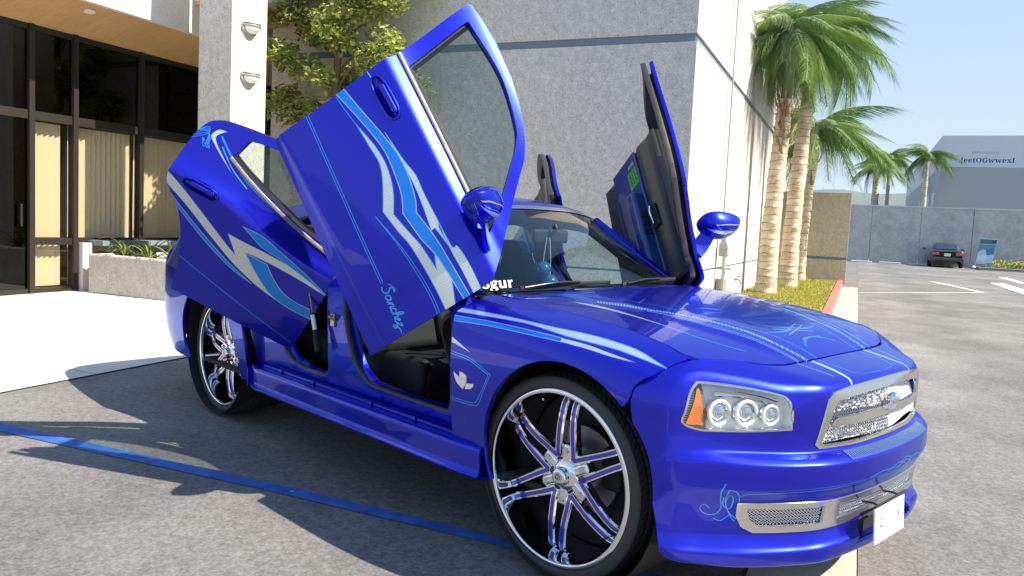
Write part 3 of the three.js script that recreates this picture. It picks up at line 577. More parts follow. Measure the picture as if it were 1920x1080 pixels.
// dark sedan parked nose-in at the far wall
{
  const o = thing('parked_sedan', 'small dark green sedan parked nose-in at the far grey wall', 'car', G(5.25, 46.2), 0); o.quaternion.copy(SITE_Q);
  const paint = phy({ color: lin(0.012, 0.03, 0.032), roughness: 0.35, clearcoat: 1, clearcoatRoughness: 0.05 }), glass = phy({ color: lin(0.02, 0.035, 0.04), roughness: 0.05, clearcoat: 1 }), blk = std({ color: lin(0.012, 0.012, 0.013), roughness: 0.8 });
  const sec = (z, w, y0, y1, t) => [[-w * 0.86, y0, z], [-w, y0 + 0.18, z], [-w, y1 * 0.62, z], [-w * 0.95, y1 - 0.1, z], [-w * t, y1, z], [0, y1 + 0.02, z], [w * t, y1, z], [w * 0.95, y1 - 0.1, z], [w, y1 * 0.62, z], [w, y0 + 0.18, z], [w * 0.86, y0, z]];
  const body = [sec(0.02, 0.72, 0.4, 0.88, 0.7), sec(-0.06, 0.84, 0.26, 0.95, 0.82), sec(-0.7, 0.87, 0.22, 0.98, 0.84), sec(-1.6, 0.87, 0.2, 0.93, 0.86), sec(-3.0, 0.87, 0.2, 0.92, 0.86), sec(-3.9, 0.84, 0.22, 0.84, 0.8), sec(-4.3, 0.7, 0.34, 0.72, 0.7)];
  part(o, 'body', sheet({ f: loft(body, [0, 0.4, 1.2, 2.2, 3.6, 4.6, 5], [...Array(11).keys()]), u: [0, 5], v: [0, 10], nu: 40, nv: 40, flip: true }), paint);
  const cab = (z, w, y, wt) => [[-w, 0.92, z], [-wt, y - 0.05, z], [-wt * 0.7, y, z], [0, y + 0.015, z], [wt * 0.7, y, z], [wt, y - 0.05, z], [w, 0.92, z]];
  part(o, 'roof', sheet({ f: loft([cab(-0.55, 0.74, 0.95, 0.62), cab(-1.15, 0.76, 1.36, 0.56), cab(-1.9, 0.77, 1.40, 0.56), cab(-2.45, 0.76, 1.33, 0.56), cab(-3.2, 0.74, 0.95, 0.66)], [0, 1, 2, 3, 4], [...Array(7).keys()]), u: [0, 4], v: [0, 6], nu: 36, nv: 24, flip: true }), paint);
  part(o, 'rear_window', geo([-0.55, 1.02, -0.60, 0.55, 1.02, -0.60, 0.46, 1.32, -1.06, -0.46, 1.32, -1.06], null, null, [0, 1, 2, 0, 2, 3]).translate(0, 0.012, 0.02), glass);
  for (const sd of [-1, 1]) {
    part(o, 'tail_light', bx(0.36, 0.14, 0.06, sd * 0.58, 0.76, 0.03, 0.02), phy({ color: lin(0.55, 0.03, 0.03), roughness: 0.2, clearcoat: 1 }));
    part(o, 'mirror', bx(0.2, 0.13, 0.1, sd * 0.97, 1.0, -2.55, 0.04), paint);
    for (const z of [-0.85, -3.45]) { const w = sub(o, 'wheel'); part(w, 'tyre', new THREE.TorusGeometry(0.25, 0.08, 10, 24).scale(1, 1, 1.3).rotateY(Math.PI / 2).translate(sd * 0.78, 0.32, z), blk); part(w, 'rim', cyl(0.2, 0.2, 0.12, 20).rotateZ(Math.PI / 2).translate(sd * 0.78, 0.32, z), M.lampGrey); }
  }
  part(o, 'bumper', bx(1.62, 0.2, 0.12, 0, 0.48, 0.06, 0.05), paint);
  part(o, 'number_plate', bx(0.32, 0.15, 0.012, 0, 0.72, 0.075, 0.004), M.white);
}

// ---------------------------------------------------------------- the blue car: materials and artwork
const BLUE = '#200cb4', CSS = { band: '#1b86ee', edge: '#9fc4f2', silver: '#cdd3d2', line: '#3aa0f0', pale: '#d9e4f0' };
const paintProps = { roughness: 0.31, metalness: 0.74, ior: 2.0, specularColor: lin(0.0, 0.6, 1), clearcoat: 0.6, clearcoatRoughness: 0.012 };
const paintOf = (map) => phy({ ...(map ? { map } : { color: new THREE.Color(BLUE) }), ...paintProps });
M.paint = paintOf();
M.chrome = std({ color: lin(0.80, 0.81, 0.83), metalness: 1, roughness: 0.05 });
M.chromeSoft = std({ color: lin(0.66, 0.64, 0.60), metalness: 1, roughness: 0.16 });
M.rubber = std({ color: lin(0.018, 0.018, 0.019), roughness: 0.75 });
M.black = std({ color: lin(0.008, 0.008, 0.009), roughness: 0.75 });
M.blackGloss = phy({ color: lin(0.01, 0.01, 0.012), roughness: 0.25, clearcoat: 0.6 });
M.trim = std({ color: lin(0.028, 0.028, 0.028), roughness: 0.55 });
M.leather = std({ color: lin(0.007, 0.007, 0.008), roughness: 0.72 });
M.glass = phy({ color: lin(0.52, 0.66, 0.68), transmission: 1, thickness: 0, roughness: 0, ior: 1.52 });
M.sideGlass = phy({ color: lin(0.50, 0.58, 0.57), transmission: 1, thickness: 0, roughness: 0, ior: 1.52 });
M.lens = phy({ color: lin(0.97, 0.97, 0.97), transmission: 1, thickness: 0, roughness: 0.01, ior: 1.5 });
M.seal = std({ color: lin(0.03, 0.03, 0.032), roughness: 0.5 });
M.moulding = std({ color: lin(0.16, 0.15, 0.145), roughness: 0.35 });
// a little tile of hammered hexagons for the silver and the blue bands
function hexTile(fill, dark, light) {
  const c = document.createElement('canvas'); c.width = 28; c.height = 24; const x = c.getContext('2d'); x.fillStyle = fill; x.fillRect(0, 0, 28, 24);
  for (const [px, py] of [[0, 0], [28, 0], [14, 12], [0, 24], [28, 24]]) { x.strokeStyle = dark; x.lineWidth = 1.6; x.beginPath(); x.ellipse(px, py, 8.5, 6.5, 0, 0, 7); x.stroke(); x.strokeStyle = light; x.lineWidth = 1; x.beginPath(); x.ellipse(px, py - 1, 5, 3.4, 0, 3.4, 6); x.stroke(); }
  return c;
}
const hexSilver = hexTile('#dde2e1', '#bcc4c3', '#f0f3f2'), hexBlue = hexTile('#1b86ee', '#1672d2', '#4aa3f6'), hexDeep = hexTile('#2e6be0', '#1f46b8', '#7fb0f5');
function art(W, H, [x0, x1, y0, y1], draw, base = BLUE) {
  return canvasTex(W, H, (c) => {
    c.fillStyle = base; c.fillRect(0, 0, W, H);
    const X = (x) => (x - x0) / (x1 - x0) * W, Y = (y) => (1 - (y - y0) / (y1 - y0)) * H, K = W / Math.abs(x1 - x0);
    const trace = (segs, close = true) => {       // each segment is a smooth run of points; runs join at corners
      c.beginPath(); let first = true;
      for (const P of segs) for (let i = 0; i < P.length; i++) {
        const q = P[i]; if (i === 0) { first ? c.moveTo(X(q[0]), Y(q[1])) : c.lineTo(X(q[0]), Y(q[1])); first = false; continue; }
        const a = P[Math.max(0, i - 2)], b = P[i - 1], e = P[Math.min(P.length - 1, i + 1)];
        c.bezierCurveTo(X(b[0] + (q[0] - a[0]) / 6), Y(b[1] + (q[1] - a[1]) / 6), X(q[0] - (e[0] - b[0]) / 6), Y(q[1] - (e[1] - b[1]) / 6), X(q[0]), Y(q[1]));
      }
      if (close) c.closePath();
    };
    const pat = (p) => c.createPattern(p, 'repeat');
    const fill = (segs, style, edge, lw = 0.004) => { trace(segs); c.fillStyle = style; c.fill(); if (edge) { c.strokeStyle = edge; c.lineWidth = lw * K; c.lineJoin = 'miter'; c.stroke(); } };
    const line = (P, style = CSS.line, lw = 0.004) => { trace([P], false); c.strokeStyle = style; c.lineWidth = lw * K; c.lineCap = 'round'; c.stroke(); };
    draw({ c, X, Y, K, fill, line, silver: pat(hexSilver), band: pat(hexBlue), deep: pat(hexDeep), trace });
  });
}
const planar = ([x0, x1, y0, y1], a = 0, b = 1) => (p) => [(p[a] - x0) / (x1 - x0), (p[b] - y0) / (y1 - y0)];

const FB = [-1.85, -0.45, 0.25, 1.47];          // front door artwork frame (x, y)
const doorArt = art(1680, 1464, FB, ({ c, X, Y, K, fill, line, silver, band }) => {
  fill([[[-1.458, 0.736], [-1.339, 0.746], [-1.248, 0.751], [-1.163, 0.722], [-1.06, 0.668]], [[-1.06, 0.668], [-0.955, 0.688], [-0.874, 0.709], [-0.758, 0.719], [-0.651, 0.723], [-0.5, 0.719]], [[-0.5, 0.75], [-0.657, 0.805], [-0.687, 0.807], [-0.793, 0.79]], [[-0.732, 0.766], [-0.852, 0.752], [-0.918, 0.734], [-1.027, 0.706]], [[-1.027, 0.706], [-1.1, 0.745], [-1.164, 0.766], [-1.246, 0.777], [-1.34, 0.767], [-1.458, 0.736]]], silver, '#3f9cf0', 0.004);
  line([[-1.60, 0.712], [-1.53, 0.722], [-1.458, 0.736]], CSS.line, 0.004);
  fill([[[-1.63, 0.712], [-1.516, 0.746], [-1.397, 0.777], [-1.285, 0.797], [-1.175, 0.791], [-1.083, 0.776], [-1.012, 0.745]], [[-0.877, 0.765], [-0.793, 0.79], [-0.75, 0.797], [-0.672, 0.805], [-0.601, 0.811], [-0.48, 0.822]], [[-0.48, 0.846], [-0.611, 0.842], [-0.747, 0.833], [-0.812, 0.829], [-0.885, 0.82], [-0.986, 0.8]], [[-0.986, 0.8], [-1.034, 0.821], [-1.136, 0.841], [-1.248, 0.842], [-1.375, 0.817], [-1.493, 0.787], [-1.63, 0.755]]], band, '#a9bfe6', 0.005);
  fill([[[-1.36, 0.835], [-1.218, 0.853], [-1.132, 0.871], [-1.036, 0.867], [-0.91, 0.868]], [[-0.885, 0.858], [-0.78, 0.862]], [[-0.89, 0.842], [-0.887, 0.823]], [[-0.887, 0.823], [-0.999, 0.838], [-1.133, 0.846], [-1.36, 0.835]]], silver, '#6fb4f4', 0.003);
  fill([[[-0.91, 0.868], [-0.785, 0.871], [-0.777, 0.892], [-0.716, 0.902], [-0.633, 0.904], [-0.5, 0.897]], [[-0.5, 0.863], [-0.673, 0.864], [-0.748, 0.86], [-0.83, 0.862], [-0.91, 0.868]]], silver, '#6fb4f4', 0.003);
  for (const d of [0, 0.011]) { line([[-1.64, 0.549 + d], [-1.217, 0.529 + d], [-0.975, 0.517 + d], [-0.79, 0.51 + d]], CSS.line, 0.0035); line([[-0.552, 0.491 + d], [-0.48, 0.489 + d]], CSS.line, 0.0035); line([[-1.056, 0.628], [-0.9, 0.661 + d * 0.6], [-0.781, 0.676 + d], [-0.679, 0.685 + d], [-0.591, 0.684 + d], [-0.48, 0.670 + d]], CSS.line, 0.0035); }
  line([[-1.64, 0.885], [-1.56, 0.892]], CSS.edge, 0.005);
  // the name, in a brush script
  const L = (P, w = 0.0062) => line(P.map(([u, v]) => [-0.77 + u * 0.20 + v * 0.010, 0.499 - u * 0.012 + v * 0.054]), '#4aa8f2', w);
  L([[0.15, 0.95], [0.10, 1.08], [0.04, 0.98], [0.05, 0.72], [0.12, 0.5], [0.12, 0.2], [0.05, 0.02], [-0.02, 0.12]]); L([[-0.05, 0.75], [0.02, 0.98], [0.15, 0.95]], 0.004);
  L([[0.29, 0.42], [0.22, 0.5], [0.18, 0.28], [0.21, 0.04], [0.27, 0.15], [0.30, 0.45]]); L([[0.30, 0.45], [0.295, 0.12], [0.33, 0.08], [0.37, 0.4]]);
  L([[0.37, 0.45], [0.37, 0.05]]); L([[0.37, 0.2], [0.42, 0.47], [0.45, 0.4], [0.445, 0.1], [0.49, 0.1]]);
  L([[0.58, 0.4], [0.53, 0.5], [0.49, 0.28], [0.52, 0.05], [0.59, 0.12]]);
  L([[0.59, 0.12], [0.66, 0.7], [0.65, 0.98], [0.615, 0.8], [0.61, 0.05]]); L([[0.61, 0.2], [0.66, 0.47], [0.69, 0.38], [0.69, 0.1], [0.73, 0.12]]);
  L([[0.73, 0.2], [0.78, 0.35], [0.77, 0.48], [0.735, 0.4], [0.735, 0.1], [0.80, 0.06], [0.84, 0.25]]);
  L([[0.84, 0.42], [0.91, 0.45], [0.85, 0.08], [0.90, 0.02], [0.92, -0.2], [0.86, -0.3], [0.87, -0.1], [0.98, 0.15], [1.04, 0.12]]);
});
const RB = [-2.70, -1.55, 0.38, 1.46];
const rearArt = art(1380, 1296, RB, ({ fill, line, silver, band }) => {
  fill([[[-2.68, 1.088], [-2.585, 1.05], [-2.469, 0.999], [-2.333, 0.931], [-2.194, 0.86], [-2.13, 0.832]], [[-2.213, 0.92], [-2.106, 0.923], [-1.976, 0.93], [-1.813, 0.924], [-1.632, 0.883]], [[-1.632, 0.883], [-1.796, 0.89], [-1.955, 0.888], [-2.089, 0.877]], [[-2.089, 0.877], [-2.001, 0.801], [-1.848, 0.714]], [[-1.848, 0.714], [-1.958, 0.733], [-2.03, 0.753], [-2.143, 0.792], [-2.321, 0.877], [-2.475, 0.953], [-2.68, 1.03]]], silver, '#7fb0ea', 0.003);
  fill([[[-2.68, 1.018], [-2.578, 0.975], [-2.501, 0.934], [-2.326, 0.85], [-2.137, 0.772], [-1.992, 0.729]], [[-1.992, 0.729], [-2.13, 0.753], [-2.316, 0.824], [-2.491, 0.911], [-2.68, 0.99]]], band, '#a9bfe6', 0.003);
  fill([[[-2.164, 0.996], [-2.059, 1.001], [-1.935, 0.973], [-1.789, 0.939], [-1.6, 0.88]], [[-1.6, 0.883], [-1.776, 0.915], [-1.914, 0.936], [-2.04, 0.946]]], band, '#7fb6f0', 0.0035);
  fill([[[-2.094, 0.872], [-1.988, 0.791], [-1.879, 0.727], [-1.756, 0.708], [-1.6, 0.716]], [[-1.6, 0.77], [-1.782, 0.764], [-1.882, 0.804], [-1.972, 0.876]]], band, '#a9bfe6', 0.004);
  line([[-2.42, 0.672], [-2.026, 0.583], [-1.666, 0.515]], '#2f7fe0', 0.006);
  fill([[[-2.469, 1.328], [-2.508, 1.317], [-2.525, 1.283], [-2.513, 1.265], [-2.457, 1.232], [-2.345, 1.174]], [[-2.345, 1.174], [-2.43, 1.225], [-2.484, 1.26], [-2.501, 1.289], [-2.469, 1.328]]], silver);
  line([[-2.477, 1.296], [-2.387, 1.238], [-2.264, 1.175], [-2.1, 1.128]], '#3aa0f0', 0.009); line([[-2.451, 1.257], [-2.352, 1.192], [-2.247, 1.148]], '#6fb4f4', 0.005);
  for (const d of [0, 0.012, 0.024]) { line([[-2.61, 1.22 + d], [-2.564, 1.256 + d], [-2.539, 1.278], [-2.518, 1.263 - d], [-2.533, 1.244 - d], [-2.556, 1.252]], '#3aa0f0', 0.003); line([[-2.60, 1.265], [-2.55, 1.29 + d * 0.6], [-2.525, 1.253 - d], [-2.50, 1.225]], '#3aa0f0', 0.003); }
});
const NB = [-0.6, 0.6, 0.25, 1.1];               // fender artwork frame (x, y)
const fenderArt = art(1440, 1020, NB, ({ fill, line, silver, band }) => {
  fill([[[-0.6, 0.983], [-0.38, 0.979], [-0.227, 0.974], [-0.013, 0.963], [0.112, 0.957], [0.235, 0.945], [0.349, 0.926], [0.488, 0.884]], [[0.488, 0.884], [0.402, 0.902], [0.277, 0.924], [0.161, 0.935], [0.038, 0.945], [-0.142, 0.962], [-0.316, 0.967], [-0.6, 0.969]]], silver, '#4aa0f0', 0.002);
  fill([[[-0.6, 0.952], [-0.462, 0.954], [-0.319, 0.954], [-0.179, 0.949], [-0.045, 0.943], [0.05, 0.937]], [[0.059, 0.926], [-0.002, 0.929], [-0.128, 0.933], [-0.264, 0.936], [-0.405, 0.935], [-0.6, 0.928]]], band, '#a9bfe6', 0.0025);
  fill([[[0.05, 0.937], [0.171, 0.927], [0.281, 0.911], [0.374, 0.895]], [[0.374, 0.895], [0.283, 0.904], [0.174, 0.917], [0.059, 0.926]]], silver);
  fill([[[-0.6, 0.878], [-0.521, 0.859], [-0.444, 0.829], [-0.405, 0.815]], [[-0.405, 0.815], [-0.517, 0.838], [-0.6, 0.842]]], silver);
  for (const d of [0, 0.01]) line([[-0.6, 0.805 + d], [-0.51, 0.792 + d], [-0.415, 0.783 + d], [-0.31 + d, 0.748 + d * 0.5], [-0.297 + d, 0.742], [-0.33 + d, 0.679], [-0.366 + d, 0.622 - d], [-0.39, 0.61 - d], [-0.438, 0.607 - d], [-0.6, 0.611 - d]], CSS.line, 0.0035);
});
const HB = [-0.75, 0.95, -0.95, 0.95];           // hood artwork frame (x, z)
const hoodArt = art(2040, 2048, HB, ({ fill, line, silver, deep, c, X, Y }) => {
  for (const k of [1, -1]) {
    const m = (P) => P.map(([x, z]) => [x, z * k]);
    fill([m([[-0.46, 0.585], [-0.314, 0.512], [-0.139, 0.503], [-0.025, 0.470], [0.096, 0.447], [0.196, 0.393], [0.313, 0.347], [0.441, 0.305], [0.548, 0.292], [0.72, 0.254]]), m([[0.72, 0.236], [0.548, 0.277], [0.441, 0.288], [0.313, 0.326], [0.196, 0.369], [0.096, 0.424], [-0.025, 0.440], [-0.139, 0.470], [-0.314, 0.476], [-0.46, 0.573]])], deep, '#5fa4f0', 0.003);
    const P = [[-0.139, 0.487], [-0.025, 0.455], [0.096, 0.436], [0.196, 0.381], [0.313, 0.337], [0.441, 0.297], [0.548, 0.285], [0.72, 0.245]];
    for (let i = 0; i < P.length - 1; i++) for (let t = 0; t < 1; t += 0.11) { const x = mix(P[i][0], P[i + 1][0], t), z = mix(P[i][1], P[i + 1][1], t) * k; line([[x, z - 0.006], [x + 0.014, z + 0.006]], '#dfe9f2', 0.0045); }
    fill([m([[-0.2, 0.575], [-0.083, 0.571], [0.023, 0.563], [0.165, 0.558], [0.323, 0.556]]), m([[0.323, 0.553], [0.165, 0.546], [0.023, 0.538], [-0.083, 0.538], [-0.15, 0.55]])], silver, '#4aa0f0', 0.003);
    line(m([[0.3, 0.555], [0.387, 0.548], [0.5, 0.515], [0.56, 0.477]]), CSS.line, 0.005);
    line(m([[-0.45, 0.55], [-0.3, 0.47], [-0.164, 0.43], [-0.046, 0.37], [0.14, 0.323], [0.317, 0.282], [0.506, 0.213], [0.633, 0.181], [0.75, 0.175]]), '#2f8cf0', 0.007);
    for (const d of [0, 0.018]) line(m([[0.1, 0.455 - d], [0.14, 0.444 - d], [0.322, 0.414 - d], [0.483, 0.368 - d], [0.639, 0.327 - d * 0.6], [0.78, 0.295]]), '#8fbcf0', 0.004);
    fill([m([[0.483, 0.215], [0.495, 0.09], [0.468, -0.03], [0.44, -0.127]]), m([[0.44, -0.127], [0.476, -0.03], [0.508, 0.09], [0.483, 0.215]])], '#3aa0f0'); line(m([[0.53, 0.1], [0.5, -0.02], [0.47, -0.12]]), '#bcd6f2', 0.004);
    line(m([[0.611, 0.123], [0.584, 0.077], [0.567, 0.008], [0.572, -0.072]]), '#3aa0f0', 0.008);
  }
});
// nose artwork: u across (-7..7), v down the rows (0 at the hood line)
const VB = [-7, 7, -9.6, 0];
const rowOf = (y) => y > 0.52 ? 5.1 + 0.9 * (0.585 - y) / 0.065 : y > 0.455 ? 6 + (0.52 - y) / 0.065 : 7 + (0.455 - y) / 0.103;
const colOf = (z) => Math.sign(z) * pchip([0, 0.2, 0.41, 0.545, 0.69, 0.805, 0.88, 0.912], [0, 1, 2, 3, 4, 5, 6, 7])(Math.abs(z));
const noseArt = art(2048, 1464, VB, ({ fill, line }) => {
  for (const k of [1, -1]) {
    const m = (P) => P.map(([x, y]) => [x * k, y]);
    fill([m([[1.20, 0], [1.25, -0.9], [1.34, -2.0]]), m([[1.34, -2.0], [1.16, -0.9], [1.10, 0]])], '#e6eef2', '#5fa4f0', 0.01);
    line(m([[0.9, 0], [0.9, -0.6], [0.82, -1.1], [0.5, -1.3], [0, -1.34]]), '#3aa0f0', 0.03); line(m([[1.62, 0], [1.47, -1.0]]), '#cfe0f4', 0.025);
    const s = (P, w = 0.028) => line(P.map(([z, y]) => [k * colOf(z), -rowOf(y)]), '#3a9ff0', w);
    s([[0.76, 0.53], [0.768, 0.501], [0.76, 0.466], [0.755, 0.434], [0.77, 0.414], [0.795, 0.417], [0.81, 0.438], [0.8, 0.454], [0.785, 0.438]]); s([[0.705, 0.445], [0.715, 0.477], [0.73, 0.502], [0.75, 0.51]]); s([[0.75, 0.51], [0.75, 0.474], [0.74, 0.439], [0.72, 0.4], [0.71, 0.391]]); s([[0.755, 0.478], [0.75, 0.449], [0.73, 0.435], [0.727, 0.467], [0.742, 0.489], [0.745, 0.457], [0.73, 0.419], [0.705, 0.397]]); s([[0.77, 0.40], [0.75, 0.392], [0.73, 0.41]]);
  }
  for (const d of [0, 0.009]) { const P = [[0.715, 0.484], [0.685, 0.494], [0.59, 0.499], [0.49, 0.502], [0.36, 0.504], [0.18, 0.502], [0, 0.5]].map(([z, y]) => [z, y + d]); line([...P, ...P.slice(0, -1).reverse().map(([z, y]) => [-z, y])].map(([z, y]) => [colOf(z), -rowOf(y)]), d ? '#2f7fe0' : '#4fc0f4', 0.028); }
  const sw = (P) => line(P.map(([z, y]) => [colOf(z), -rowOf(y)]), '#4fc0f4', 0.03);
  sw([[0.23, 0.515], [0.14, 0.523], [0.005, 0.518], [-0.065, 0.53], [-0.115, 0.512], [-0.02, 0.508], [-0.125, 0.512], [-0.2, 0.535]]); sw([[0.02, 0.512], [-0.05, 0.54], [-0.12, 0.525], [-0.06, 0.51], [-0.16, 0.53], [-0.26, 0.515]]); sw([[0.1, 0.516], [0.0, 0.532], [-0.06, 0.516]]);
});

// ---------------------------------------------------------------- the blue car: body. Axes: x forward from the front axle, y up, z to the car's right
const car = thing('sports_sedan', 'metallic blue custom sedan with all four doors swung up and chrome wheels', 'car');
const both = (name, g, m, label) => { part(car, name, g, m, label); return part(car, name, mirrorZ(Array.isArray(g) ? mg(g) : g), m, label); };
const sideY = [0.15, 0.28, 0.34, 0.375, 0.395, 0.44, 0.62, 0.78, 0.90, 0.962, 0.974, 0.986, 1.028, 1.036, 1.05, 1.40, 1.46], sideZ = [0.845, 0.868, 0.882, 0.893, 0.908, 0.917, 0.938, 0.945, 0.941, 0.935, 0.931, 0.922, 0.882, 0.875, 0.863, 0.66, 0.60];
const sideCurve = pchip(sideY, sideZ);
const hip = (x, y) => y - 0.095 * sstep(-1.75, -2.5, x) * sstep(0.78, 0.94, y);
const zs = (x, y) => sideCurve(hip(x, y)) - 0.012 * ((x + 1.6) / 1.1) ** 2 * (1 - sstep(1.03, 1.08, y));
// hood
const hoodY = pchip([-0.9, -0.66, -0.46, -0.2, 0, 0.25, 0.41, 0.55, 0.65, 0.70], [1.075, 1.066, 1.06, 1.047, 1.032, 1.004, 0.976, 0.943, 0.911, 0.889]);
const hoodAt = (x, z) => hoodY(x) - 0.03 * (Math.abs(z) / 0.72) ** 2.4 + 0.010 * (1 - sstep(0.42, 0.50, Math.abs(z) + 0.10 * sstep(0.2, 0.7, x))) * sstep(-0.5, -0.25, x) * (1 - sstep(0.5, 0.69, x));
const hoodHalf = [[0.688, 0], [0.686, 0.2], [0.676, 0.40], [0.651, 0.50], [0.59, 0.604], [0.522, 0.727], [0.47, 0.745], [0.40, 0.728], [0.219, 0.722], [-0.025, 0.726], [-0.30, 0.722], [-0.50, 0.705], [-0.50, 0.675], [-0.42, 0.58], [-0.36, 0.31], [-0.35, 0]];
const hoodOutline = [...hoodHalf, ...hoodHalf.slice(1, -1).reverse().map(([x, z]) => [x, -z])];
const sdHood = sdPoly(hoodOutline);
part(car, 'hood', sheet({ f: (u, v) => [u, hoodAt(u, v), v], u: [-0.56, 0.72], v: [-0.78, 0.78], nu: 110, nv: 130, flip: true, sd: (p) => sdHood(p[0], p[2]) + 0.0028, thick: 0.02, uv: planar(HB, 0, 2) }), paintOf(hoodArt));
const fenderRows = [
  [[.30, .895], [.42, .915], [.60, .938], [.78, .945], [.90, .938], [.955, .925], [.985, .893], [1.02, .82], [1.043, .73]],
  [[.30, .90], [.42, .918], [.60, .94], [.78, .948], [.885, .942], [.94, .927], [.968, .895], [1.00, .82], [1.027, .726]],
  [[.30, .91], [.42, .93], [.60, .945], [.78, .95], [.87, .945], [.915, .93], [.94, .897], [.975, .82], [1.004, .728]],
  [[.30, .905], [.42, .925], [.60, .938], [.76, .942], [.845, .936], [.888, .918], [.912, .885], [.948, .81], [.976, .724]],
  [[.30, .89], [.42, .91], [.60, .921], [.74, .922], [.815, .912], [.858, .893], [.884, .862], [.922, .80], [.950, .73]],
  [[.30, .87], [.42, .895], [.60, .905], [.72, .902], [.79, .892], [.835, .872], [.862, .842], [.895, .79], [.920, .742]],
].map((r, i) => r.map(([y, z]) => [[-0.535, -0.3, 0, 0.25, 0.42, 0.52][i], y, z]));
fenderRows.forEach((r) => { const q = r[8], [, y5, z5] = r[5]; q[1] = hoodAt(q[0], q[2]) + 0.001; r[5] = [r[5][0], y5 - 0.002, z5 + 0.006]; r[6] = [r[6][0], y5 + 0.012, z5 - 0.004]; r[7] = [r[7][0], mix(r[6][1], q[1], 0.5) + 0.007, mix(r[6][2], q[2], 0.5)]; });
const fenderF = loft(fenderRows, [-0.535, -0.3, 0, 0.25, 0.42, 0.52], [0, 1, 2, 3, 4, 5, 6, 7, 8]);
const fenderZ = (x, y) => { let a = 0, b = 8; for (let i = 0; i < 30; i++) { const m = (a + b) / 2; fenderF(x, m)[1] < y ? a = m : b = m; } return fenderF(x, a)[2]; };
const seamF = pchip([0.70, 0.785, 0.815, 0.89, 0.95], [0.34, 0.394, 0.40, 0.472, 0.52]);
// nose and front bumper
const noseRows = [
  [[.690, .889, 0], [.69, .888, .2], [.68, .887, .40], [.655, .886, .50], [.595, .891, .604], [.527, .905, .735], [.475, .89, .835], [.40, .815, .905]],
  [[.795, .872, 0], [.792, .870, .2], [.775, .866, .40], [.72, .866, .52], [.632, .884, .635], [.552, .897, .747], [.493, .876, .842], [.398, .803, .908]],
  [[.858, .852, 0], [.853, .850, .2], [.828, .843, .40], [.757, .846, .525], [.650, .871, .650], [.560, .887, .762], [.503, .862, .850], [.396, .795, .910]],
  [[.874, .826, 0], [.869, .824, .2], [.842, .815, .402], [.771, .818, .536], [.664, .843, .664], [.574, .859, .774], [.515, .838, .860], [.395, .780, .910]],
  [[.889, .755, 0], [.881, .752, .2], [.845, .745, .405], [.784, .755, .535], [.685, .765, .67], [.595, .775, .785], [.525, .775, .87], [.405, .72, .914]],
  [[.893, .630, 0], [.883, .63, .2], [.842, .632, .405], [.785, .685, .53], [.690, .687, .67], [.600, .69, .79], [.530, .69, .874], [.438, .62, .914]],
  [[.896, .618, 0], [.886, .618, .2], [.846, .620, .405], [.790, .625, .53], [.696, .632, .672], [.606, .64, .796], [.538, .635, .878], [.462, .57, .914]],
  [[.936, .600, 0], [.926, .600, .2], [.885, .600, .41], [.826, .602, .538], [.726, .608, .68], [.621, .616, .80], [.543, .612, .880], [.470, .55, .914]],
  [[.948, .583, 0], [.938, .583, .2], [.899, .583, .41], [.840, .585, .542], [.740, .590, .686], [.632, .597, .803], [.549, .592, .881], [.476, .53, .914]],
  [[.948, .52, 0], [.938, .52, .2], [.90, .52, .41], [.84, .52, .545], [.742, .52, .69], [.635, .52, .805], [.553, .53, .882], [.488, .49, .914]],
  [[.920, .455, 0], [.910, .455, .2], [.872, .455, .41], [.81, .455, .54], [.71, .455, .68], [.615, .45, .79], [.55, .45, .872], [.505, .43, .910]],
  [[.905, .352, 0], [.895, .352, .2], [.855, .35, .41], [.79, .347, .54], [.695, .347, .675], [.605, .35, .785], [.550, .36, .867], [.518, .36, .902]],
  [[.918, .318, 0], [.908, .314, .2], [.870, .308, .41], [.806, .304, .54], [.710, .304, .685], [.619, .308, .795], [.561, .315, .872], [.526, .325, .904]],
  [[.930, .300, 0], [.920, .296, .2], [.884, .287, .41], [.821, .282, .54], [.724, .282, .69], [.632, .286, .80], [.571, .295, .874], [.532, .31, .906]],
  [[.910, .235, 0], [.900, .235, .2], [.865, .232, .41], [.802, .232, .54], [.706, .235, .69], [.616, .245, .80], [.560, .26, .872], [.532, .285, .902]],
  [[.80, .228, 0], [.79, .226, .2], [.76, .22, .41], [.70, .22, .54], [.62, .225, .65], [.54, .24, .75], [.52, .255, .82], [.51, .27, .86]],
].map((r) => [...r.slice(1).reverse().map(([x, y, z]) => [x, y, -z]), ...r]);
noseRows.forEach((r, i) => { for (const k of [0, 14]) if (i < 7) r[k][2] = Math.sign(r[k][2]) * (fenderZ(r[k][0], r[k][1]) - 0.001); });
for (const k of [1, 13]) for (const i of [0, 1]) noseRows[i][k][2] = Math.sign(noseRows[i][k][2]) * (fenderZ(noseRows[i][k][0], noseRows[i][k][1]) + 0.002 * i);
noseRows[0].forEach((p) => { if (Math.abs(p[2]) < 0.74) p[1] = hoodAt(p[0], p[2]) - 0.001; });
const noseKv = [-7, -6, -5, -4, -3, -2, -1, 0, 1, 2, 3, 4, 5, 6, 7];
const NU = [0, 0.8, 1.5, 2, 3, 4, 4.4, 4.8, 5.1, 6, 7, 8, 8.4, 8.8, 9.6, 10.4], noseF = loft(noseRows, NU, noseKv);
const sym = (half) => [...half, ...half.slice().reverse().filter(([z]) => z > 1e-6).map(([z, y]) => [-z, y])];
const grilleHalf = [[0, .838], [.15, .836], [.28, .832], [.37, .822], [.405, .80], [.418, .76], [.44, .665], [.447, .643], [.435, .631], [.30, .63], [0, .632]];
const grilleOut = [...grilleHalf, ...grilleHalf.slice(1, -1).reverse().map(([z, y]) => [-z, y])];
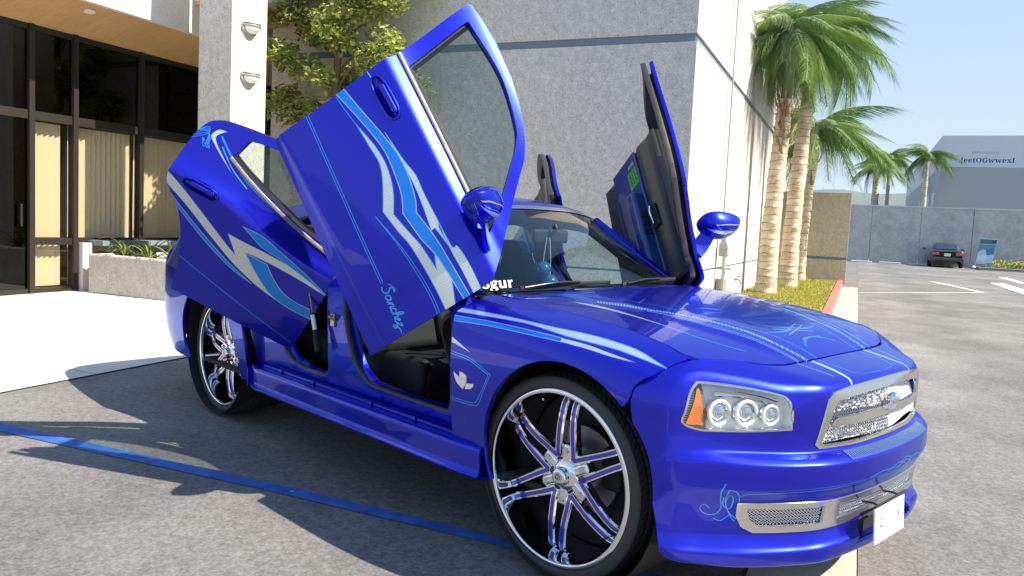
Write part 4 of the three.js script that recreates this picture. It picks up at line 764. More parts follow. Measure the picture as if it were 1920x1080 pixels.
const lampOut = splinePoly([[.85, .722], [.842, .76], [.825, .815], [.80, .848], [.775, .856], [.66, .842], [.575, .823], [.545, .805], [.534, .767], [.530, .697], [.64, .693], [.765, .692], [.815, .699]], 5, [9]);
const lowHalf = [[0, .457], [.40, .453], [.55, .455], [.70, .457], [.694, .41], [.675, .372], [.64, .350], [.48, .349], [.30, .352], [.24, .362], [.20, .372], [0, .372]];
const lowOut = [...lowHalf, ...lowHalf.slice(1, -1).reverse().map(([z, y]) => [-z, y])];
const sdGrille = sdPoly(grilleOut), sdLamp = sdPoly(lampOut), sdLow = sdPoly(lowOut), sdIntake = sdPoly([[-.19, .365], [.19, .365], [.25, .27], [-.25, .27]]);
const holes = (p) => Math.max(-sdGrille(p[2], p[1]), -sdLamp(Math.abs(p[2]), p[1]), -sdLow(p[2], p[1]), -sdIntake(p[2], p[1]));
const frontOnly = (p, u) => u > 1.0 && u < 9.5;
const sdArchF = (x, y) => 0.417 - Math.hypot(x - 0.085, y - 0.44);
const noseSheet = { f: (u, v) => noseF(u, v), u: [0, 10.4], v: [-7, 7], nu: 190, nv: 270 };
const noseUV = (p, u, v) => [(v + 7) / 14, 1 - u / 9.6];
part(car, 'front_bumper', sheet({ ...noseSheet, flip: true, sd: (p, u, v) => Math.max(frontOnly(p, u) ? holes(p) : -1, Math.abs(v) > 5.6 ? Math.max(sdArchF(p[0], p[1]) - 0.0005, p[1] > 0.7 ? seamF(p[1]) + 0.003 - p[0] : -1) : -1), thick: 0.018, uv: noseUV }), paintOf(noseArt), 'painted nose and bumper with pinstripes');
// grille: chrome surround, cross bar, woven mesh with stones, emblem
const noseU = (u0, u1) => ({ f: noseF, u: [u0, u1], v: [-3.2, 3.2], nu: 60, nv: 160, flip: true });
{
  const g = sub(car, 'grille'), inner = [[0, .806], [.15, .805], [.27, .80], [.357, .79], [.38, .772], [.394, .74], [.424, .655], [.424, .645], [.41, .639], [.28, .638], [0, .640]];
  const sdIn = sdPoly([...inner, ...inner.slice(1, -1).reverse().map(([z, y]) => [-z, y])]);
  part(g, 'surround', sheet({ ...noseU(1.4, 4.5), sd: (p) => Math.max(sdGrille(p[2], p[1]) - 0.002, -sdIn(p[2], p[1])), thick: 0.016, off: 0.005 }), M.chromeSoft);
  const bar = sdPoly([[-.37, .724], [-.36, .733], [-.06, .737], [.06, .737], [.36, .733], [.37, .724], [.385, .702], [.06, .706], [-.06, .706], [-.385, .702]]);
  part(g, 'cross_bar', sheet({ ...noseU(2.2, 4.2), sd: (p) => bar(p[2], p[1]), thick: 0.012, off: 0.006 }), M.chromeSoft);
  const u2y = (y, v) => { let a = 1.8, b = 5.2; for (let i = 0; i < 26; i++) { const m = (a + b) / 2; noseF(m, v)[1] > y ? a = m : b = m; } return (a + b) / 2; };
  const cache = new Map(), at = (z, y, off) => { const v = colOfG(z), key = v.toFixed(3); if (!cache.has(key)) { const ys = [], us = []; for (let u = 1.5; u <= 9.0; u += 0.1) { const p = noseF(u, v); us.push(u); ys.push([p[1], p[0]]); } cache.set(key, ys); } const ys = cache.get(key); for (let i = 1; i < ys.length; i++) if ((ys[i - 1][0] - y) * (ys[i][0] - y) <= 0 && ys[i - 1][0] !== ys[i][0]) { const t = (y - ys[i - 1][0]) / (ys[i][0] - ys[i - 1][0]); return [mix(ys[i - 1][1], ys[i][1], t) + off, y, z]; } return [ys[0][1] + off, y, z]; };
  const colOfG = (z) => Math.sign(z) * pchip([0, 0.2, 0.405, 0.53, 0.68, 0.8, 0.9], [0, 1, 2, 3, 4, 5, 6.5])(Math.abs(z));
  const straight = (z, y) => [mix(.893, .842, sstep(0, 1, Math.abs(z) / .41)) - 0.02 * (y > .7 ? (y - .7) / .13 : 0) - 0.012, y, z];
  const woven = (sdA, zr, y0, y1, pitch, w, fn) => {
    const list = [];
    for (const dir of [1, -1]) for (let c = -zr - 1; c < zr + 1; c += pitch) {
      let run = []; const flush = () => { if (run.length > 1) list.push(sweep(run, [[-w, 0], [0, w], [w, 0], [0, -w]], [1, 0, 0.01], () => 1, false, 0)); run = []; };
      for (let y = y0; y <= y1 + 1e-9; y += pitch / 2) { const z = c + dir * (y - y0) * 1.25; if (Math.abs(z) < zr && sdA(z, y) < 0.003) { const p = fn(z, y); p[0] += dir * 0.0012 * (Math.round((y - y0) / (pitch / 2)) % 2 ? 1 : -1); run.push(p); } else flush(); }
      flush();
    }
    return list;
  };
  part(g, 'mesh', woven(sdIn, .43, .64, .812, 0.0135, 0.0017, straight), M.chrome, null, 'stuff');
  const r = rng(8), st = [], stone = new THREE.IcosahedronGeometry(0.0040, 0);
  for (let y = .65; y < .805; y += 0.0088) for (let z = -.42; z < .42; z += 0.0092) {
    const far = z < -0.02 ? 1 : 0, keep = far ? true : y > .742 ? r() < 0.42 : y < .70 && r() < 0.10;
    if (sdIn(z, y) < -0.004 && keep) { const p = straight(z + (r() - 0.5) * 0.003, y + (r() - 0.5) * 0.002); st.push(stone.clone().rotateX(r() * 3).rotateY(r() * 3).translate(p[0] + 0.004, p[1], p[2])); }
  }
  part(g, 'crystal', st, M.stone = phy({ color: lin(0.86, 0.88, 0.9), metalness: 0.25, roughness: 0.12, clearcoat: 1 }), null, 'stuff');
  part(g, 'backing', sheet({ f: (u, v) => { const p = straight(v, u); p[0] -= 0.05; return p; }, u: [0.62, 0.84], v: [-0.46, 0.46], nu: 8, nv: 30, flip: true }), M.black);
  const em = sub(car, 'emblem', 'winged badge on the grille bar');
  part(em, 'badge', [bx(0.02, 0.05, 0.05, .90, .742, 0, 0.008).rotateX(0), bx(0.012, 0.016, 0.12, .895, .735, 0, 0.005), new THREE.SphereGeometry(0.022, 16, 10).translate(.905, .765, 0)], M.chrome);
  // lower grille
  const lg = sub(car, 'lower_grille');
  const holesIn = [[[.672, .436], [.655, .395], [.625, .372], [.48, .37], [.415, .372], [.418, .436]], [[.352, .436], [.345, .40], [.352, .374], [.22, .385], [0, .388], [-.22, .385], [-.352, .374], [-.345, .40], [-.352, .436]], [[-.672, .436], [-.655, .395], [-.625, .372], [-.48, .37], [-.415, .372], [-.418, .436]]].map(sdPoly);
  const sdLowIn = (z, y) => Math.min(...holesIn.map((h) => h(z, y)));
  part(lg, 'surround', sheet({ f: noseF, u: [6.6, 8.5], v: [-5, 5], nu: 44, nv: 260, flip: true, sd: (p) => Math.max(sdLow(p[2], p[1]) - 0.002, -sdLowIn(p[2], p[1])), thick: 0.014, off: 0.004 }), M.chromeSoft);
  part(lg, 'mesh', woven(sdLowIn, .69, .36, .445, 0.0115, 0.0015, (z, y) => at(z, y, -0.010)), M.chrome, null, 'stuff');
  const rowU = (v) => v;
  part(lg, 'backing', sheet({ f: (u, v) => { const p = noseF(u, v); return [p[0] - 0.055, p[1], p[2] * 0.97]; }, u: [6.5, 8.6], v: [-4.6, 4.6], nu: 8, nv: 50, flip: true }), M.black);
  part(lg, 'intake', bx(0.02, 0.14, 0.52, .845, .31, 0), M.black);
  part(lg, 'brace', [bx(0.02, 0.10, 0.03, .875, .31, .21), bx(0.02, 0.10, 0.03, .875, .31, -.21)], M.paint);
  // cowl and chrome strip of little fins under the grille
  const fins = []; for (let z = -.34; z <= .34; z += 0.0125) { const a = at(z, .614, 0.004), b = at(z, .592, 0.006); fins.push(sweep([[a[0], a[1] + 0.003, z], [b[0], b[1] + 0.004, z + 0.004]], [[-0.0022, 0], [0, 0.003], [0.0022, 0], [0, -0.002]], [0, 1, 0.01], () => 1, true, 0)); }
  part(lg, 'fins', fins, M.chrome, null, 'stuff');
}
// headlights
M.lampSilver = phy({ color: lin(0.84, 0.86, 0.87), metalness: 0.1, roughness: 0.3, clearcoat: 0.6, clearcoatRoughness: 0.1 });
function headlight(mirror) {
  const q = (g) => mirror ? mirrorZ(g) : g, h = sub(car, 'headlight');
  const base = { f: noseF, u: [1.4, 4.4], v: [2.4, 6.9], nu: 70, nv: 90, flip: true };
  part(h, 'lens', q(sheet({ ...base, sd: (p) => sdLamp(p[2], p[1]) + 0.003, off: -0.001 })), M.lens);
  part(h, 'rim', q(sheet({ ...base, sd: (p) => Math.max(sdLamp(p[2], p[1]) + 0.001, -sdLamp(p[2], p[1]) - 0.007), off: 0.0005, thick: 0.012 })), M.chromeSoft);
  const deep = (d) => (u, v) => { const p = noseF(u, v); return [p[0] - d, p[1], p[2] - d * 0.25]; };
  part(h, 'reflector', q(sheet({ ...base, f: deep(0.046), sd: (p) => Math.max(sdLamp(p[2] + 0.016, p[1]), p[2] - 0.76) })), M.lampSilver);
  part(h, 'housing', q(wallOnly()), M.lampSilver);
  const on = (z, y, d) => { let best = null; for (let u = 1.5; u < 4.5; u += 0.04) for (let v = 2.6; v < 6.8; v += 0.05) { const p = noseF(u, v), e = (p[1] - y) ** 2 + (p[2] - z) ** 2; if (!best || e < best[0]) best = [e, p]; } return [best[1][0] - d, y, z]; };
  const amberP = sdPoly([[.783, .832], [.777, .834], [.775, .710], [.824, .713]]);
  part(h, 'side_bucket', q(sheet({ ...base, f: deep(0.03), sd: (p) => Math.max(sdLamp(p[2] + 0.008, p[1]), 0.757 - p[2]), nu: 50, nv: 60 })), M.lampDark = M.lampDark || std({ color: lin(0.17, 0.18, 0.17), metalness: 0.3, roughness: 0.4 }));
  const ribs = []; for (let y = .705; y < .845; y += 0.008) { const a = on(.765, y, 0.026), b = on(.835, y, 0.024); ribs.push(sweep([a, b], [[-0.0012, 0], [0, 0.002], [0.0012, 0]], [0, 1, 0.01], () => 1, false, 0)); }
  part(h, 'ribs', q(mg(ribs)), M.lampDark, null, 'stuff');
  part(h, 'amber_reflector', q(sheet({ ...base, f: deep(0.016), sd: (p) => amberP(p[2], p[1]), thick: 0.008, nu: 90, nv: 120 })), M.amber = M.amber || phy({ color: lin(0.62, 0.16, 0.015), roughness: 0.3, clearcoat: 1, bumpMap: asphaltB, bumpScale: 0.004 }));
  for (const [z, rad] of [[.728, .040], [.652, .040], [.582, .032]]) {
    const c = on(z, .752 - (z < .6 ? 0.006 : 0), 0.026), pr = (g, m, name) => part(h, name, g, m), put = (g) => q(g.rotateY(Math.PI / 2 - 0.42).translate(...c));
    pr(put(new THREE.TorusGeometry(rad, rad * 0.17, 12, 36)), M.halo = M.halo || phy({ color: lin(0.86, 0.88, 0.9), roughness: 0.15, clearcoat: 1, metalness: 0.3 }), 'halo_ring');
    pr(put(lathe([[rad * 0.55, 0.0], [rad * 0.75, -0.004], [rad * 0.98, -0.02]], 32).rotateX(Math.PI / 2)), M.chrome, 'projector_bezel');
    pr(put(new THREE.SphereGeometry(rad * 0.56, 20, 14).scale(1, 1, 0.6)), M.glassBall = M.glassBall || phy({ color: lin(0.5, 0.55, 0.6), roughness: 0.02, metalness: 0.85, clearcoat: 1 }), 'projector_lens');
  }
  const sb = [on(.735, .81, 0.03), on(.66, .808, 0.03), on(.60, .795, 0.03), on(.56, .78, 0.03)];
  part(h, 'light_bar', q(sweep(sb, [[-0.012, 0], [0, 0.012], [0.012, 0], [0, -0.008]], [0, 1, 0.01])), M.chrome);
  part(h, 'bulb', [q(bx(0.02, 0.03, 0.02, ...on(.692, .745, 0.04), 0.006)), q(bx(0.02, 0.026, 0.02, ...on(.617, .742, 0.04), 0.006))], M.chrome);
}
function wallOnly() {                     // the tunnel between lens and reflector
  const pos = [], idx = [], uv = []; const n = lampOut.length;
  const at = (z, y) => { let u0 = 1.7, v0 = colOfLamp(z); let a = 1.4, b = 4.6; for (let i = 0; i < 30; i++) { const m = (a + b) / 2; noseF(m, v0)[1] > y ? a = m : b = m; } let p = noseF((a + b) / 2, v0); return [p[0], y, z]; };
  for (const [z, y] of lampOut) { const p = at(z, y); pos.push(p[0] - 0.003, p[1], p[2], p[0] - 0.049, p[1], p[2] - 0.012); uv.push(0, 0, 0, 0); }
  for (let i = 0; i < n; i++) { const a = 2 * i, b = 2 * ((i + 1) % n); idx.push(a, b, a + 1, b, b + 1, a + 1); }
  return norm(geo(pos, null, uv, idx));
}
function colOfLamp(z) { return pchip([0.405, 0.53, 0.675, 0.785, 0.868, 0.912], [2, 3, 4, 5, 6, 7])(z); }
headlight(false); headlight(true);
// number plate on a bracket
{
  const pl = canvasTex(512, 256, (c, w, h) => { c.fillStyle = '#eef1f4'; c.fillRect(0, 0, w, h); c.fillStyle = '#9fb6d8'; c.fillRect(150, 14, 210, 26); c.fillStyle = '#33506e'; c.font = 'bold 120px sans-serif'; c.font = 'bold 104px sans-serif'; c.fillText('2', 70, 150); c.fillText('X', 372, 150); c.font = 'bold 66px sans-serif'; c.fillText('2', 110, 220); c.fillText('.', 240, 190); c.fillText(',', 290, 170); c.fillText('.', 330, 205); c.fillRect(24, 222, 22, 14); c.fillRect(462, 110, 12, 22); c.fillRect(456, 190, 12, 18); c.fillRect(120, 26, 20, 12); c.fillRect(420, 30, 20, 12); });
  const n = sub(car, 'number_plate', 'white number plate hung low on the front'); n.position.set(0.972, 0.352, 0.128); n.rotation.z = 0.06; n.rotation.y = 0.0;
  part(n, 'plate', bx(0.006, 0.13, 0.262, 0, 0, 0, 0.002), M.plateMetal = std({ color: lin(0.72, 0.74, 0.76), roughness: 0.4, metalness: 0.2 }));
  part(n, 'face', new THREE.PlaneGeometry(0.255, 0.123).rotateY(Math.PI / 2).translate(0.0045, 0, 0), std({ map: pl, roughness: 0.45 }));
  part(n, 'bracket', [tube([[-0.06, 0.07, 0.09], [-0.02, 0.072, 0.09], [0.002, 0.066, 0.09]], 0.004, 10, 6), tube([[-0.06, 0.07, -0.09], [-0.02, 0.072, -0.09], [0.002, 0.066, -0.09]], 0.004, 10, 6), bx(0.006, 0.010, 0.262, 0.002, 0.07, 0, 0.002)], M.black);
}
// fenders
const sdFender = (p) => Math.max(sdArchF(p[0], p[1]), p[0] - seamF(p[1]) + 0.003, sdHood(p[0], p[2]) < 0 ? 0.003 - Math.abs(sdHood(p[0], p[2])) : -1);
const fenderG = sheet({ f: fenderF, u: [-0.535, 0.53], v: [0, 8], nu: 110, nv: 110, sd: (p) => Math.max(sdArchF(p[0], p[1]), p[0] - seamF(p[1]) + 0.003, p[1] > 0.85 ? -sdHood(p[0], p[2]) + 0.0028 : -1), thick: 0.02, uv: planar(NB, 0, 1) });
both('front_fender', fenderG, paintOf(fenderArt));
{ // arch lips and inner wheel housings
  const lip = []; for (let i = 0; i <= 40; i++) { const a = -0.28 + (Math.PI + 0.56) * i / 40; lip.push([0.085 + 0.415 * Math.cos(a), 0.44 + 0.415 * Math.sin(a), 0.918 + 0.02 * Math.sin(a)]); }
  const housing = (cx, cy, r, z0, z1) => { const g = new THREE.CylinderGeometry(r, r, z1 - z0, 40, 1, true, 0, Math.PI * 2); g.rotateX(Math.PI / 2).translate(cx, cy, (z0 + z1) / 2); const d = new THREE.CircleGeometry(r, 40).translate(cx, cy, z0); return [norm(g), norm(d)]; };
  both('wheel_housing', housing(0.07, 0.44, 0.44, 0.50, 0.895), M.black); both('wheel_housing', housing(-3.05, 0.44, 0.44, 0.50, 0.88), M.black);
}
// emblem on the front fender
{
  const sh = (P, d) => { const g = new THREE.ExtrudeGeometry(new THREE.Shape(P.map((p) => new THREE.Vector2(...p))), { depth: d, bevelEnabled: true, bevelSize: 0.002, bevelThickness: 0.002, bevelSegments: 2 }); return norm(g); };
  const wingL = [[-.078, .035], [-.06, .028], [-.02, .005], [.0, -.03], [-.015, -.032], [-.05, -.012], [-.066, .008]], wingR = [[.012, -.032], [.02, -.006], [.07, .0], [.064, -.014], [.045, -.026]], shield = [[-.028, .045], [-.005, .042], [.018, .032], [.018, -.004], [-.002, -.034], [-.026, -.004]];
  const bar = [[-.024, .012], [.016, .004], [.016, .010], [-.024, .018]];
  const e = [sh(wingL, 0.003), sh(wingR, 0.003), sh(shield, 0.006), sh(bar, 0.009)].map((g) => g.scale(0.86, 0.86, 1).translate(-0.444, 0.688, 0.942));
  both('emblem', e, std({ color: lin(0.78, 0.77, 0.74), metalness: 0.55, roughness: 0.28 }), 'chrome winged shield badge');
}
// side structure with the two door openings, pillars and sill
{
  const front = splinePoly([[-.64, .52], [-.622, .60], [-.625, .90], [-.70, 1.0], [-.98, 1.235], [-1.16, 1.315], [-1.40, 1.345], [-1.575, 1.335], [-1.53, 1.10], [-1.485, .90], [-1.46, .78], [-1.385, .61], [-1.30, .535], [-1.20, .508], [-.70, .50]], 5);
  const rear = splinePoly([[-1.70, 1.32], [-1.655, 1.05], [-1.625, .78], [-1.625, .62], [-1.65, .50], [-1.80, .475], [-1.98, .49], [-2.10, .55], [-2.28, .74], [-2.46, .90], [-2.56, 1.04], [-2.42, 1.22], [-2.22, 1.30], [-1.95, 1.34]], 5);
  const sdF = sdPoly(front), sdR = sdPoly(rear), out = sdPoly([[-.535, .36], [-.535, .965], [-.62, 1.045], [-.86, 1.19], [-1.01, 1.305], [-1.16, 1.375], [-1.38, 1.415], [-1.75, 1.425], [-2.2, 1.40], [-2.5, 1.345], [-2.75, 1.22], [-2.95, 1.10], [-2.95, .92], [-2.72, .87], [-2.58, .72], [-2.50, .50], [-2.47, .36]]);
  const inset = (y) => 0.062 - 0.045 * sstep(1.1, 1.3, y);
  const f = (u, v) => [u, v, zs(u, v) - inset(v)];
  const g = sheet({ f, u: [-2.96, -0.52], v: [0.35, 1.44], nu: 190, nv: 100, sd: (p) => Math.max(out(p[0], p[1]), -sdF(p[0], p[1]), -sdR(p[0], p[1])), thick: 0.075 });
  both('side_frame', g, M.paint);
  const seal = (P, k) => tube(P.filter((_, i) => i % 2 === 0).map(([x, y]) => [x, y, zs(x, y) - inset(y) - 0.014 + k]), 0.014, 140, 8, true);
  both('door_seal', seal(front, 0.0), M.seal); both('door_seal', seal(rear, 0.0), M.seal);
  // door striker and gas strut by the centre pillar
  both('striker', [bx(0.035, 0.07, 0.02, -1.565, .80, .885, 0.005), tube([[-1.575, .82, .89], [-1.56, .82, .915], [-1.545, .80, .89]], 0.006, 12, 6)], M.brass = std({ color: lin(0.5, 0.42, 0.22), metalness: 1, roughness: 0.35 }));
  both('gas_strut', [cyl(0.011, 0.011, 0.16, 14).rotateZ(0.35).translate(-1.68, .76, .93), cyl(0.014, 0.014, 0.07, 14).rotateZ(0.35).translate(-1.65, .66, .93), cyl(0.006, 0.006, 0.2, 10).rotateZ(0.35).translate(-1.735, .90, .93)], M.black);
  both('strut_label', cyl(0.0115, 0.0115, 0.08, 14).rotateZ(0.35).translate(-1.685, .775, .93), M.white);
  // skirt below the doors
  const sk = [-2.42, -2.3, -1.4, -0.5, -0.345].map((x, i) => { const k = i === 0 ? 0.03 : i === 4 ? 0.012 : 0; return [[x, .432, .855], [x, .430, .90], [x, .428, .935 - k], [x, .420, .945 - k], [x, .400, .947 - k], [x, .338, .944 - k], [x, .322, .949 - k], [x, .309, .958 - k], [x, .299, .955 - k], [x, .293, .940 - k], [x, .288, .85]]; });
  both('side_skirt', [sheet({ f: loft(sk, [0, 0.12, 1, 1.9, 2.1], [0, 1, 2, 3, 4, 5, 6, 7, 8, 9, 10]), u: [0, 2.1], v: [0, 10], nu: 40, nv: 70, flip: true, thick: 0.01 }), bx(0.006, 0.11, 0.09, -2.417, .358, .90, 0.002)], M.paint);
  both('sill_trim', [bx(1.9, 0.012, 0.02, -1.36, .436, .885, 0.004), ...[-2.1, -1.75, -1.2, -0.85].map((x) => bx(0.05, 0.02, 0.012, x, .44, .898, 0.004))], M.paint);
}
// roof, glass, pillars, tail
const halfRow = (P) => [...P.slice(1).reverse().map(([x, y, z]) => [x, y, -z]), ...P];
{
  const roofRows = [
    [[-1.03, 1.425, 0], [-1.04, 1.420, .25], [-1.065, 1.402, .45], [-1.085, 1.382, .545], [-1.10, 1.366, .60]],
    [[-1.15, 1.458, 0], [-1.155, 1.452, .25], [-1.17, 1.434, .45], [-1.18, 1.412, .56], [-1.20, 1.378, .625]],
    [[-1.45, 1.488, 0], [-1.45, 1.482, .25], [-1.46, 1.462, .45], [-1.47, 1.438, .56], [-1.48, 1.405, .635]],
    [[-1.85, 1.490, 0], [-1.85, 1.484, .25], [-1.86, 1.464, .45], [-1.86, 1.440, .56], [-1.86, 1.407, .635]],
    [[-2.25, 1.462, 0], [-2.25, 1.456, .25], [-2.26, 1.438, .45], [-2.26, 1.416, .55], [-2.26, 1.385, .63]],
    [[-2.58, 1.405, 0], [-2.58, 1.400, .25], [-2.58, 1.385, .45], [-2.57, 1.365, .54], [-2.56, 1.33, .635]],
  ].map(halfRow);
  part(car, 'roof', sheet({ f: loft(roofRows, [0, 0.3, 1, 2, 3, 3.8], [-4, -3, -2, -1, 0, 1, 2, 3, 4]), u: [0, 3.8], v: [-4, 4], nu: 50, nv: 60, thick: 0.03 }), M.paint);
  const wsRows = [
    [[-.43, 1.052, 0], [-.44, 1.052, .3], [-.49, 1.047, .55], [-.60, 1.035, .735]],
    [[-.72, 1.245, 0], [-.73, 1.240, .27], [-.775, 1.222, .5], [-.845, 1.195, .665]],
    [[-1.04, 1.425, 0], [-1.05, 1.420, .25], [-1.075, 1.402, .45], [-1.10, 1.370, .595]],
  ].map(halfRow);
  const wsF = loft(wsRows, [0, 1, 2], [-3, -2, -1, 0, 1, 2, 3]);
  part(car, 'windshield', sheet({ f: wsF, u: [0, 2], v: [-3, 3], nu: 24, nv: 40, sd: (p, u, v) => Math.abs(v) - 2.94 }), M.glass);
  part(car, 'windshield_frame', [sheet({ f: wsF, u: [1.93, 2.02], v: [-3, 3], nu: 3, nv: 40, off: 0.004 })], M.chromeSoft);
  const ap = (k) => { const pts = []; for (let i = 0; i <= 12; i++) { const p = wsF(i / 6, 3); pts.push([p[0] - 0.012, p[1] - 0.006, p[2] + 0.018]); } return sweep(pts, [[-0.03, -0.035], [-0.035, 0.01], [-0.015, 0.022], [0.03, 0.018], [0.045, -0.01], [0.03, -0.035]], [0.3, 1, 0], () => 1, true, 0.5); };
  both('windshield_pillar', ap(), M.paint);
  for (const k of [1, -1]) part(car, 'windshield_border', sheet({ f: wsF, u: [0, 2], v: k > 0 ? [2.72, 2.96] : [-2.96, -2.72], nu: 24, nv: 3, off: -0.003 }), M.blackGloss);
  part(car, 'windshield_border', sheet({ f: wsF, u: [0, 0.07], v: [-2.7, 2.7], nu: 2, nv: 40, off: -0.003 }), M.blackGloss);
  const apIn = () => { const pts = []; for (let i = 0; i <= 12; i++) { const p = wsF(i / 6, 2.8); pts.push([p[0] - 0.03, p[1] - 0.035, p[2]]); } return sweep(pts, [[-0.05, -0.03], [-0.055, 0.01], [0.05, 0.014], [0.05, -0.03]], [0.3, 1, 0], () => 1, true, 0.5); };
  both('pillar_trim', apIn(), M.trim);
  // cowl, wipers and lettering on the glass
  part(car, 'cowl', sheet({ f: loft([[[-.345, 1.032, 0], [-.355, 1.03, .31], [-.415, 1.026, .58], [-.52, 1.018, .74]], [[-.50, 1.036, 0], [-.51, 1.035, .3], [-.56, 1.03, .55], [-.66, 1.02, .74]]].map(halfRow), [0, 1], [-3, -2, -1, 0, 1, 2, 3]), u: [0, 1], v: [-3, 3], nu: 4, nv: 40 }), M.black);
  for (const [z0, z1] of [[.60, .06], [-.02, -.60]]) { const a = []; for (let i = 0; i <= 10; i++) { const t = i / 10, z = mix(z0, z1, t), v = Math.sign(z) * pchip([0, .3, .55, .735], [0, 1, 2, 3])(Math.abs(z)), p = wsF(0.0 + 0.06 * Math.sin(t * Math.PI * 0.6), v); a.push([p[0] + 0.022, p[1] + 0.016, p[2]]); } const w = sub(car, 'wiper'); part(w, 'blade', sweep(a, [[-0.004, -0.012], [-0.006, 0.006], [0.006, 0.006], [0.004, -0.012]], [0, 1, 0], () => 1, true, 0), M.black); part(w, 'arm', tube([[a[0][0] + 0.03, a[0][1] + 0.004, a[0][2]], [a[3][0] + 0.02, a[3][1] + 0.012, a[3][2]], [a[6][0] + 0.006, a[6][1] + 0.006, a[6][2]]], 0.006, 16, 6), M.blackGloss); }
  const txt = canvasTex(512, 192, (c, w, h) => { c.clearRect(0, 0, w, h); c.fillStyle = '#f6f2f2'; c.font = 'italic bold 190px sans-serif'; c.setTransform(1.15, 0, -0.25, 1, 40, 0); c.fillText('8gur', 0, 165); });
  const decal = sheet({ f: wsF, u: [0.03, 0.34], v: [2.18, 2.93], nu: 6, nv: 10, off: 0.002, uv: (p, u, v) => [1 - (v - 2.18) / 0.75, (u - 0.03) / 0.31] });
  part(car, 'windshield_lettering', decal, std({ map: txt, transparent: true, alphaTest: 0.5, roughness: 0.6 }), 'white italic lettering in the corner of the windshield');
  // rear glass, tail, deck
  const rg = [[[-2.58, 1.40, 0], [-2.58, 1.38, .45], [-2.57, 1.345, .58]], [[-3.02, 1.245, 0], [-3.02, 1.225, .48], [-2.98, 1.19, .63]], [[-3.38, 1.09, 0], [-3.37, 1.085, .5], [-3.30, 1.07, .68]]].map(halfRow);
  part(car, 'rear_window', sheet({ f: loft(rg, [0, 1, 2], [-2, -1, 0, 1, 2]), u: [0, 2], v: [-2, 2], nu: 14, nv: 24 }), M.sideGlass);
  const qs = [[-2.44, [[.30, .875], [.45, .912], [.65, .94], [.80, .945], [.93, .94], [1.0, .925], [1.05, .865], [1.09, .80]]], [-3.05, [[.30, .885], [.45, .92], [.65, .942], [.82, .945], [.95, .935], [1.02, .912], [1.06, .84], [1.085, .72]]], [-3.6, [[.30, .87], [.45, .90], [.65, .92], [.82, .92], [.95, .905], [1.03, .88], [1.065, .80], [1.085, .64]]], [-3.95, [[.32, .80], [.45, .84], [.65, .86], [.82, .86], [.95, .85], [1.035, .82], [1.07, .75], [1.085, .62]]], [-4.08, [[.36, .66], [.45, .70], [.65, .73], [.82, .73], [.95, .72], [1.03, .70], [1.06, .66], [1.08, .60]]]].map(([x, r]) => r.map(([y, z]) => [x, y, z]));
  const qF = loft(qs, [-2.44, -3.05, -3.6, -3.95, -4.08].map((x) => -x), [0, 1, 2, 3, 4, 5, 6, 7]);
  const cut = sdPoly([[-2.40, .2], [-2.53, .2], [-2.50, .52], [-2.52, .70], [-2.58, .83], [-2.68, .92], [-2.70, 1.12], [-2.40, 1.2]]);
  both('quarter_panel', sheet({ f: qF, u: [2.44, 4.08], v: [0, 7], nu: 100, nv: 60, flip: true, sd: (p) => Math.max(-cut(p[0], p[1]), 0.43 - Math.hypot(p[0] + 3.05, p[1] - 0.42)), thick: 0.02 }), M.paint);
  const sail = sdPoly([[-2.62, 1.06], [-2.60, 1.33], [-2.5, 1.37], [-2.95, 1.21], [-3.32, 1.075]]);
  both('sail_panel', sheet({ f: (u, v) => [u, v, mix(.70, .60, (v - 1.06) / .3)], u: [-3.34, -2.5], v: [1.05, 1.38], nu: 40, nv: 24, sd: (p) => sail(p[0], p[1]), thick: 0.03 }), M.paint);
  const deck = [[[-3.36, 1.09, 0], [-3.36, 1.088, .5], [-3.30, 1.082, .74]], [[-3.75, 1.105, 0], [-3.75, 1.10, .48], [-3.72, 1.083, .66]], [[-4.06, 1.115, 0], [-4.05, 1.11, .45], [-4.04, 1.082, .62]], [[-4.12, 1.10, 0], [-4.11, 1.09, .45], [-4.085, 1.075, .60]]].map(halfRow);
  part(car, 'trunk_lid', sheet({ f: loft(deck, [0, 1, 2, 2.2], [-2, -1, 0, 1, 2]), u: [0, 2.2], v: [-2, 2], nu: 30, nv: 40, thick: 0.02 }), M.paint);
  const tail = [[[-4.12, 1.095, 0], [-4.11, 1.085, .45], [-4.082, 1.07, .62], [-4.07, 1.06, .70]], [[-4.15, .95, 0], [-4.13, .95, .45], [-4.09, .95, .66], [-4.06, .95, .73]], [[-4.14, .70, 0], [-4.13, .70, .45], [-4.09, .70, .66], [-4.06, .70, .73]], [[-4.22, .62, 0], [-4.20, .62, .45], [-4.14, .62, .66], [-4.06, .62, .73]], [[-4.22, .40, 0], [-4.20, .40, .45], [-4.12, .40, .64], [-4.06, .42, .69]], [[-4.12, .30, 0], [-4.10, .30, .45], [-4.05, .32, .6], [-4.04, .34, .64]]].map(halfRow);
  part(car, 'rear_bumper', sheet({ f: loft(tail, [0, 1, 2, 2.4, 3.4, 4], [-3, -2, -1, 0, 1, 2, 3]), u: [0, 4], v: [-3, 3], nu: 40, nv: 50 }), M.paint);
  both('tail_light', bx(0.03, 0.14, 0.36, -4.125, .88, .48, 0.012).rotateY(0), phy({ color: lin(0.5, 0.02, 0.02), roughness: 0.2, clearcoat: 1 }));
}
